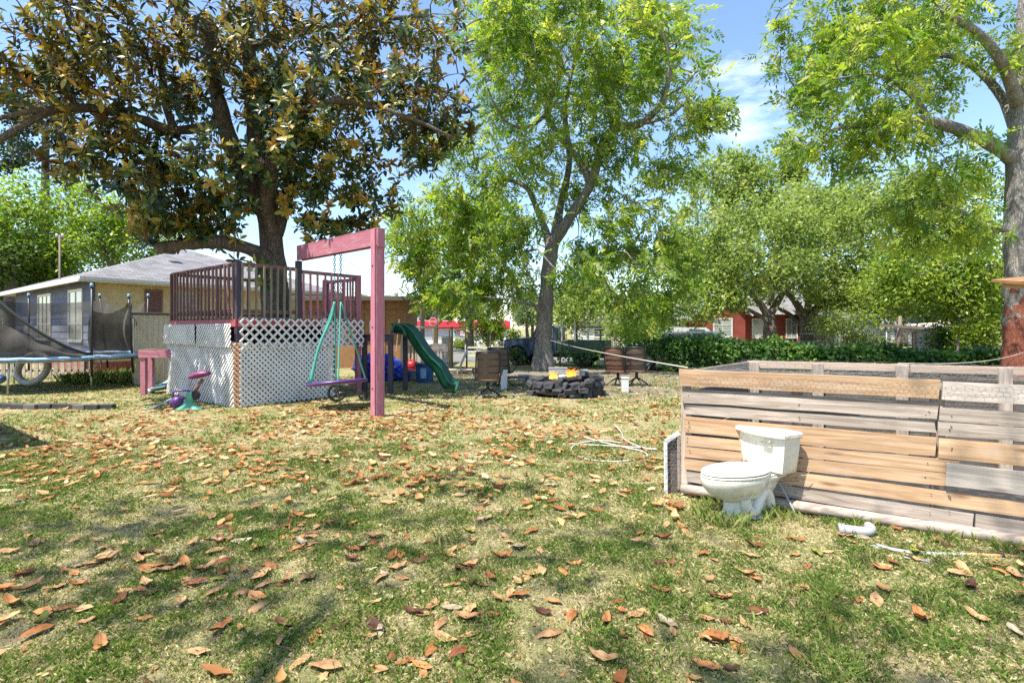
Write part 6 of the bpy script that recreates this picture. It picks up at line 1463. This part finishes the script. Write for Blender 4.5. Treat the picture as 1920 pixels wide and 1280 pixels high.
for s in (-1, 1):
    tube('trapway', smoothpath([(.06, s * .075, .20), (.03, s * .085, .10), (-.04, s * .09, .09), (-.09, s * .09, .19), (-.15, s * .085, .24), (-.20, s * .08, .16), (-.21, s * .08, .04)], 4), [.045] * 6 * 4 + [.045], M['porcelain'], to_, 10)
    lathe('bolt_cap', [(.02, 0), (.02, .012), (.012, .022), (0, .025)], M['lid'], to_, 10, (-.06, s * .125, .03))
loft('rear_shelf', [[(x, y, z) for x, y in ((-.37, -.11), (-.1, -.155), (.02, -.16), (.02, .16), (-.1, .155), (-.37, .11))] for z in (.345, .385)], M['porcelain'], to_, smooth=False)
st_ = loft('seat', [egg(.075, .292, .188, .391), egg(.075, .30, .194, .398), egg(.075, .30, .194, .406), egg(.075, .292, .188, .411)], M['lid'], to_); crease(st_)
ld_ = loft('lid', [egg(.075, .290, .186, .416), egg(.075, .298, .192, .421), egg(.075, .298, .192, .429), egg(.078, .27, .17, .437), egg(.08, .15, .09, .441)], M['lid'], to_); crease(ld_)
for s in (-1, 1): box('hinge', (.05, .05, .03), (-.215, s * .075, .405), M['lid'], to_, c=.01)
def tankring(z, x0, x1, w_, bow):
    n = 9; pts = []
    for i in range(n): t = -1 + 2 * i / (n - 1); pts.append((x1 + bow * (1 - t * t), t * w_ / 2, z))
    return pts + [(x0 + .015, w_ / 2, z), (x0, w_ / 2 - .02, z), (x0, -w_ / 2 + .02, z), (x0 + .015, -w_ / 2, z)]
tk_ = loft('tank', [tankring(.388, -.37, -.225, .36, .02), tankring(.40, -.38, -.21, .385, .025), tankring(.55, -.385, -.205, .42, .03), tankring(.70, -.39, -.20, .445, .035)], M['porcelain'], to_); crease(tk_, 40)
tl_ = loft('tank_lid', [tankring(.700, -.395, -.185, .46, .045), tankring(.708, -.40, -.178, .475, .05), tankring(.735, -.40, -.178, .475, .05), tankring(.745, -.39, -.19, .455, .045)], M['lid'], to_); crease(tl_, 40)
tube('supply_hose', smoothpath([(-.33, -.05, .39), (-.36, .05, .25), (-.34, .16, .12), (-.36, .2, .02)], 4), .008, M['pvc'], to_)
tube('lever', smoothpath([(-.165, .13, .665), (-.15, .13, .665), (-.148, .10, .66), (-.15, .06, .652)], 3), .009, M['steel'], to_, 6)
box('blue_bar', (.07, .10, .03), (-.17, -.03, .405), M['bluelabel'], to_, c=.005)
# debris by the pen
el = thing('pipe_elbow', 'grey plastic pipe elbow lying at the foot of the pen', 'pipe', G(1612, 1004))
tube('pipe', smoothpath([(-.12, .035, .04), (-.04, 0, .04), (.03, -.03, .045), (.08, -.01, .055), (.09, .04, .06)], 4), .036, M['pvc'], el, 12); tube('collar', [(-.135, .04, .04), (-.10, .026, .04)], .042, M['pvc'], el, 12)
fl = thing('flattened_hose', 'flattened pale hose with brass end lying along the pen foot', 'hose', G(1740, 1042))
pth = smoothpath([(-.26, .13, .02), (-.18, .05, .02), (-.05, .01, .018), (.1, -.01, .02), (.26, -.02, .02)], 5); rings = []
for i, p in enumerate(pth):
    t = i / (len(pth) - 1); wd = .034 * (1 - .55 * t) * (.5 + .5 * min(1, t * 5)); rings.append([(p.x - .1 * wd * math.cos(a), p.y + wd * math.cos(a), p.z + .010 * math.sin(a)) for a in np.linspace(0, 6.283, 11)[:-1]])
loft('sleeve', rings, M['pvc'], fl); tube('pipe', [(.24, -.02, .02), (.62, -.06, .02)], .013, M['orangewood'], fl, 8); tube('ferrule', [(.46, -.043, .02), (.48, -.045, .02)], .02, M['black'], fl, 8)
for i, (px, py, w1, h1, rz) in enumerate(((1647, 1027, .09, .07, .3), (1718, 1050, .14, .05, -.4), (1690, 1035, .12, .05, -.5))):
    o = box('broken_shard', (w1, h1, .006), G(px, py) + Vector((0, 0, .012)), M['pvc'], rot=(rng.uniform(-.1, .1), rng.uniform(-.1, .1), rz), c=.002)
    tag(o, ('square broken white plastic shard by the pipe elbow', 'long pale plastic shard beside the flattened hose', 'pale plastic strip between the elbow and the flattened hose')[i], 'shard')
tube_o = None
# garden hose
def Gz(px, py, z=.014): p = G(px, py); p.z = z; return p
hs_pts = [Gz(1256, 845), Gz(1210, 842), Gz(1172, 828, .03), Gz(1165, 812), Gz(1152, 797)]
gh = thing('garden_hose', 'pale garden hose lying in loops on the lawn by the pen', 'hose', Gz(1130, 850, 0))
o0 = gh.location
loop = [Gz(1256, 846), Gz(1190, 840), Gz(1130, 839, .03), Gz(1080, 834), Gz(1057, 826), Gz(1066, 820), Gz(1095, 821), Gz(1120, 830, .03), Gz(1160, 838), Gz(1205, 848), Gz(1212, 858), Gz(1180, 865), Gz(1140, 867), Gz(1095, 861), Gz(1072, 847), Gz(1082, 836, .03), Gz(1125, 831, .04), Gz(1168, 832)]
tube('tube', smoothpath([p - o0 for p in loop], 6), .009, M['hosew'], gh, 6); tube('tube', smoothpath([p - o0 for p in hs_pts], 6), .009, M['hosew'], gh, 6)
tube('coupling', [Gz(1160, 866, .018) - o0, Gz(1166, 865, .018) - o0], .02, M['black'], gh, 8)
# clothes line from the pecan to the pen and on to the right pecan
a = P(1030, 637, 19.0); b = A + pp(.05, 1.21); o = tube('line_rope', [a.lerp(b, t) - Vector((0, 0, .045 * 4 * t * (1 - t))) - a for t in np.linspace(0, 1, 16)], .006, M['ropew'], None, 5); o.location = a; tag(o, 'pale rope stretched from the middle pecan trunk to the pen corner', 'rope')
a = A + C_ + pdb * 1.5 + Vector((0, 0, 1.19)); b = P(1920, 660, 13.5); o = tube('line_rope', [a.lerp(b, t) - Vector((0, 0, .1 * 4 * t * (1 - t))) - a for t in np.linspace(0, 1, 12)], .006, M['ropew'], None, 5); o.location = a; tag(o, 'pale rope stretched from the pen towards the red barked pecan', 'rope')

# ------------------------------------------------------------------ grass and fallen leaves
def avoid(x, y):           # keep clear of the solid footprints
    r = np.ones(len(x), bool)
    q = (x - A.x) * pd.x + (y - A.y) * pd.y; o_ = (x - A.x) * pn.x + (y - A.y) * pn.y
    r &= ~((q > -.02) & (o_ < .02) & (o_ > -1.7))
    a_ = (x - K.x) * u_r.x + (y - K.y) * u_r.y; b_ = (x - K.x) * u_l.x + (y - K.y) * u_l.y
    r &= ~((a_ > -.05) & (a_ < LR) & (b_ > -.1) & (b_ < LL))
    r &= np.hypot(x - 1.28, y - 12.35) > .95
    return r
from mathutils import noise as mnoise
def nz(x, y, s, off=0): return np.array([mnoise.noise((a * s + off, b * s, off)) for a, b in zip(x, y)])
def grass_field(name, n, y0, y1, hmin, hmax, wd, green_bias, label=None, clump=None):
    yy = np.sqrt(rng.uniform(y0 ** 2, y1 ** 2, n)); xx = rng.uniform(-1.12, 1.12, n) * yy
    pat = .5 * nz(xx, yy, .8) + .7 * nz(xx, yy, 2.9, 7) + .5 * nz(xx, yy, 8, 3)
    keep = (rng.random(n) < np.clip(.58 + .8 * pat, .28, 1)) & avoid(xx, yy); xx, yy, pat = xx[keep], yy[keep], pat[keep]; n = len(xx)
    k = 3
    x = np.repeat(xx, k) + rng.normal(size=n * k) * .014; y = np.repeat(yy, k) + rng.normal(size=n * k) * .012; z = gz(x, y)
    dry = rng.random(n * k) < np.repeat(np.clip(.55 - .6 * pat - green_bias, .08, .85), k)
    h = rng.uniform(hmin, hmax, n * k) * np.repeat(np.clip(.7 + .6 * pat, .5, 1.5), k) * np.where(dry, .75, 1); w_ = wd * rng.uniform(.6, 1.3, n * k)
    a = rng.uniform(0, 6.283, n * k); lean = rng.uniform(.2, 1.1, n * k) * np.where(dry, 1.9, 1)
    dx, dy = np.cos(a), np.sin(a); b2_ = rng.uniform(0, 6.283, n * k); sx, sy = np.cos(b2_) * w_, np.sin(b2_) * w_
    V = np.empty((n * k, 4, 3))
    V[:, 0] = np.stack([x - sx, y - sy, z], 1); V[:, 1] = np.stack([x + sx, y + sy, z], 1)
    m1 = np.stack([x + dx * lean * h * .35, y + dy * lean * h * .35, z + h * .62], 1)
    V[:, 2] = m1 + np.stack([sx, sy, 0 * sx], 1) * .7; V[:, 3] = np.stack([x + dx * lean * h, y + dy * lean * h, z + h * np.clip(1 - .25 * lean, .3, 1)], 1)
    rnd = np.where(dry, rng.uniform(.6, 1, n * k), rng.uniform(0, .64, n * k) * np.repeat(rng.uniform(.5, 1, n), k))
    o = qmesh(name, V.reshape(-1, 3), np.arange(n * k * 4).reshape(-1, 4), M['grass'], attr=np.repeat(rnd, 4)); stuff(o)
    return o
o = grass_field('grass', 125000, 2.0, 4.4, .018, .05, .0026, -.02); o['label'] = 'fine clumpy grass mixed with straw on the nearest lawn'; o['category'] = 'grass'
o = grass_field('grass', 105000, 4.4, 7.2, .022, .055, .0036, -.04); o['label'] = 'short patchy grass, part green and part straw, on the lawn before the pen and toilet'; o['category'] = 'grass'
o = grass_field('grass', 80000, 7.2, 17, .03, .07, .006, -.07); o['label'] = 'sparse dry grass of the farther lawn around the deck'; o['category'] = 'grass'
# tufts
def tufts(name, pts, label, h=(.06, .16), n=22, spread=.05, wd=.003):
    P0 = np.repeat(np.array(pts, float), n, axis=0); m_ = len(P0); P0[:, :2] += rng.normal(size=(m_, 2)) * spread
    hh = rng.uniform(h[0], h[1], m_); a = rng.uniform(0, 6.283, m_); lean = rng.uniform(.15, .8, m_); b_ = rng.uniform(0, 6.283, m_)
    s = np.stack([np.cos(b_), np.sin(b_), 0 * b_], 1) * wd; V = np.empty((m_, 4, 3)); V[:, 0] = P0 - s; V[:, 1] = P0 + s
    d = np.stack([np.cos(a) * lean * hh, np.sin(a) * lean * hh, hh], 1); V[:, 2] = P0 + d * np.array([.35, .35, .6]) + s * .8; V[:, 3] = P0 + d * np.array([1, 1, .92])
    o = stuff(qmesh(name, V.reshape(-1, 3), np.arange(m_ * 4).reshape(-1, 4), M['grass'], attr=np.repeat(rng.uniform(.05, .66, m_), 4))); o['label'] = label; o['category'] = 'grass'; return o
c_, s_ = math.cos(to_.rotation_euler.z), math.sin(to_.rotation_euler.z); pts = []
for i in range(46):
    a = rng.uniform(0, 6.283); rx, ry = .37 * math.cos(a), .20 * math.sin(a); pts.append((tlx + c_ * rx - s_ * ry, tly + s_ * rx + c_ * ry, 0))
tufts('grass_tuft', pts, 'taller green grass growing round the foot of the toilet', (.035, .15), 11, .05, .0019)
tufts('grass_tuft', [(A + pp(rng.uniform(.1, PL), 0, .12 + abs(rng.normal()) * .07))[:] for _ in range(46)], 'rough grass along the foot of the board pen', (.04, .12), 14, .05)
pts = [(rng.uniform(-1, 1) * y, y, 0) for y in rng.uniform(2.3, 8, 260)]
tufts('grass_tuft', [p for p in pts if avoid(np.array([p[0]]), np.array([p[1]]))[0]], 'scattered bright green tufts standing up from the lawn', (.03, .075), 20, .045, .003)
pts = [(rng.uniform(-13, -9), rng.uniform(14.5, 17.2), 0) for _ in range(80)] + [(rng.uniform(-11.5, -9.4), rng.uniform(15.5, 17), 0) for _ in range(60)]
tufts('grass_tuft', pts, 'overgrown weeds along the house wall beyond the trampoline', (.12, .38), 22, .12, .008)

# fallen magnolia leaves
def fallen_template(curl, twist, fold, ln=.17, wd=.078, rows=5):
    v = []; q = []; rq = random.Random(int(curl * 100 + twist * 31 + 500))
    for i in range(rows + 1):
        t = i / rows; w_ = wd * .5 * rq.uniform(.82, 1.1) * max(.04, math.sin(math.pi * min(1, t * .94 + .03)) ** .8)
        if i == rows: w_ = .002
        x = (t - .5) * ln; z = curl * (t - .5) ** 2 * ln * 1.6; tw = twist * (t - .5)
        for s in (-1, 0, 1): v.append((x + rq.uniform(-.004, .004), s * w_ * rq.uniform(.8, 1.12) * math.cos(tw) + .006 * math.sin(t * 2.5 + curl * 9), z + abs(s) * fold * w_ + s * w_ * math.sin(tw) + abs(s) * rq.uniform(-.006, .009)))
    for i in range(rows):
        for k in range(2): a = i * 3 + k; q.append((a, a + 3, a + 4, a + 1))
    # stalk
    v = np.array(v); v[:, 2] -= v[:, 2].min() - .004
    return v, np.array(q)
FT = [fallen_template(.35, .3, .3), fallen_template(.15, -.3, .12), fallen_template(-.25, .2, -.2), fallen_template(.5, .4, .4), fallen_template(.08, .1, .1), fallen_template(.4, -.5, .35), fallen_template(.7, .6, .6), fallen_template(.2, .7, .5, .14, .085)]
kinds = [('tan dry magnolia leaf lying on the lawn', 'tan fallen leaves', (.31, .175, .08), (.45, .285, .14), .50), ('rusty orange dry magnolia leaf lying on the lawn', 'rusty orange fallen leaves', (.26, .105, .035), (.41, .19, .07), .24), ('dark brown curled magnolia leaf lying on the lawn', 'dark brown fallen leaves', (.07, .028, .018), (.20, .07, .03), .17),
         ('pale greyish bleached magnolia leaf lying on the lawn', 'bleached fallen leaves', (.30, .25, .17), (.44, .37, .26), .05), ('yellow-green freshly fallen magnolia leaf lying on the lawn', 'yellow-green fallen leaves', (.15, .17, .03), (.27, .26, .05), .04)]
kmat = [leaf1('fallen_' + k[1].replace(' ', '_'), k[2], k[3]) for k in kinds]
lm = [[None] * 8 for _ in kinds]
def leafden(x, y):
    d = np.exp(-(((x + 3.5) / 4.2) ** 2 + ((y - 7.2) / 3.4) ** 2)) + .34 * np.exp(-((x / 4) ** 2)) * np.exp(-((y - 3.2) / 2.5) ** 2) + .6 * np.exp(-(((x - .5) / 3) ** 2 + ((y - 8.5) / 2) ** 2)) + .11
    return d
N_ = 60000
yy = rng.uniform(2.15, 17, N_); xx = rng.uniform(-1.1, 1.1, N_) * yy
okk = (rng.random(N_) < leafden(xx, yy) * yy / 17 * .78) & avoid(xx, yy) & (xx > -11.5) & (np.hypot(xx - tlx, yy - tly) > .42)
clmp = nz(xx, yy, .8, 3); okk &= rng.random(N_) < np.clip(.6 + 1.2 * clmp, .08, 1)
xx, yy = xx[okk], yy[okk]
vis = (np.abs(xx) < yy * .99) & (yy > 2.32)
order = np.argsort(np.where(vis, yy, 1e9)); nbig = 295
nbk = order[:nbig]; rest = order[nbig:]
def leafmx(n, flat=.28):
    a = rng.uniform(0, 6.283, n); d = np.stack([np.cos(a), np.sin(a), rng.normal(size=n) * flat], 1); u = np.stack([rng.normal(size=n) * flat, rng.normal(size=n) * flat, np.where(rng.random(n) < .8, 1.0, -1.0)], 1)
    return basis(d, u)
MX = leafmx(nbig, .10)
for i, j in enumerate(nbk):
    kd = int(np.searchsorted(np.cumsum([k[4] for k in kinds]), rng.random())); kd = min(kd, 4); sh_ = int(rng.integers(8)) if kd != 2 else int(rng.choice([0, 3, 5, 6]))
    if lm[kd][sh_] is None:
        o = qmesh('fallen_leaf', FT[sh_][0], FT[sh_][1], kmat[kd], None, True); lm[kd][sh_] = o.data
    else: o = link(bpy.data.objects.new('fallen_leaf', lm[kd][sh_]))
    s = rng.uniform(.45, .98); Mx = Matrix(MX[i].tolist()).to_4x4() @ Matrix.Scale(s, 4)
    v = FT[sh_][0] @ MX[i].T * s; zmin = v[:, 2].min()
    Mx.translation = (xx[j], yy[j], float(gz(xx[j], yy[j])) - zmin * .6 + .006 + rng.uniform(0, .012)); o.matrix_local = Mx
    tag(o, kinds[kd][0], 'leaf', kinds[kd][1])
Vs = []; Qs = []; As = []; off = 0
for kd in range(8):
    idx = rest[kd::8]; n = len(idx)
    p = np.stack([xx[idx], yy[idx], gz(xx[idx], yy[idx]) + .02], 1)
    v, q, a = scatter(FT[kd][0], FT[kd][1], p, leafmx(n, .14), rng.uniform(.4, 1.05, n), np.clip(rng.beta(1.7, 1.7, n), 0, 1)); Vs.append(v); Qs.append(q + off); As.append(a); off += len(v)
nf = 9000; fy = np.sqrt(rng.uniform(4, 100, nf)); fx = rng.uniform(-1.1, 1.1, nf) * fy; kf = avoid(fx, fy) & (rng.random(nf) < np.clip(.5 + nz(fx, fy, 1.1, 5), .1, 1)); fx, fy = fx[kf], fy[kf]; nf = len(fx)
v, q, a = scatter(QUAD[0] * np.array([1, 1.3, .6]) , QUAD[1], np.stack([fx, fy, gz(fx, fy) + .008], 1), leafmx(nf, .3), rng.uniform(.008, .03, nf) * (1 + fy / 10), rng.uniform(0, .9, nf)); Vs.append(v); Qs.append(q + off); As.append(a); off += len(v)
o = stuff(qmesh('leaf_litter', np.concatenate(Vs), np.concatenate(Qs), M['dryleaf'], smooth=True, attr=np.concatenate(As))); o['label'] = 'litter of dry magnolia leaves strewn over the farther lawn'; o['category'] = 'leaf litter'
print('leaves', len(xx), 'tris', sum(len(o.data.polygons) * 2 for o in bpy.data.objects if o.type == 'MESH'))
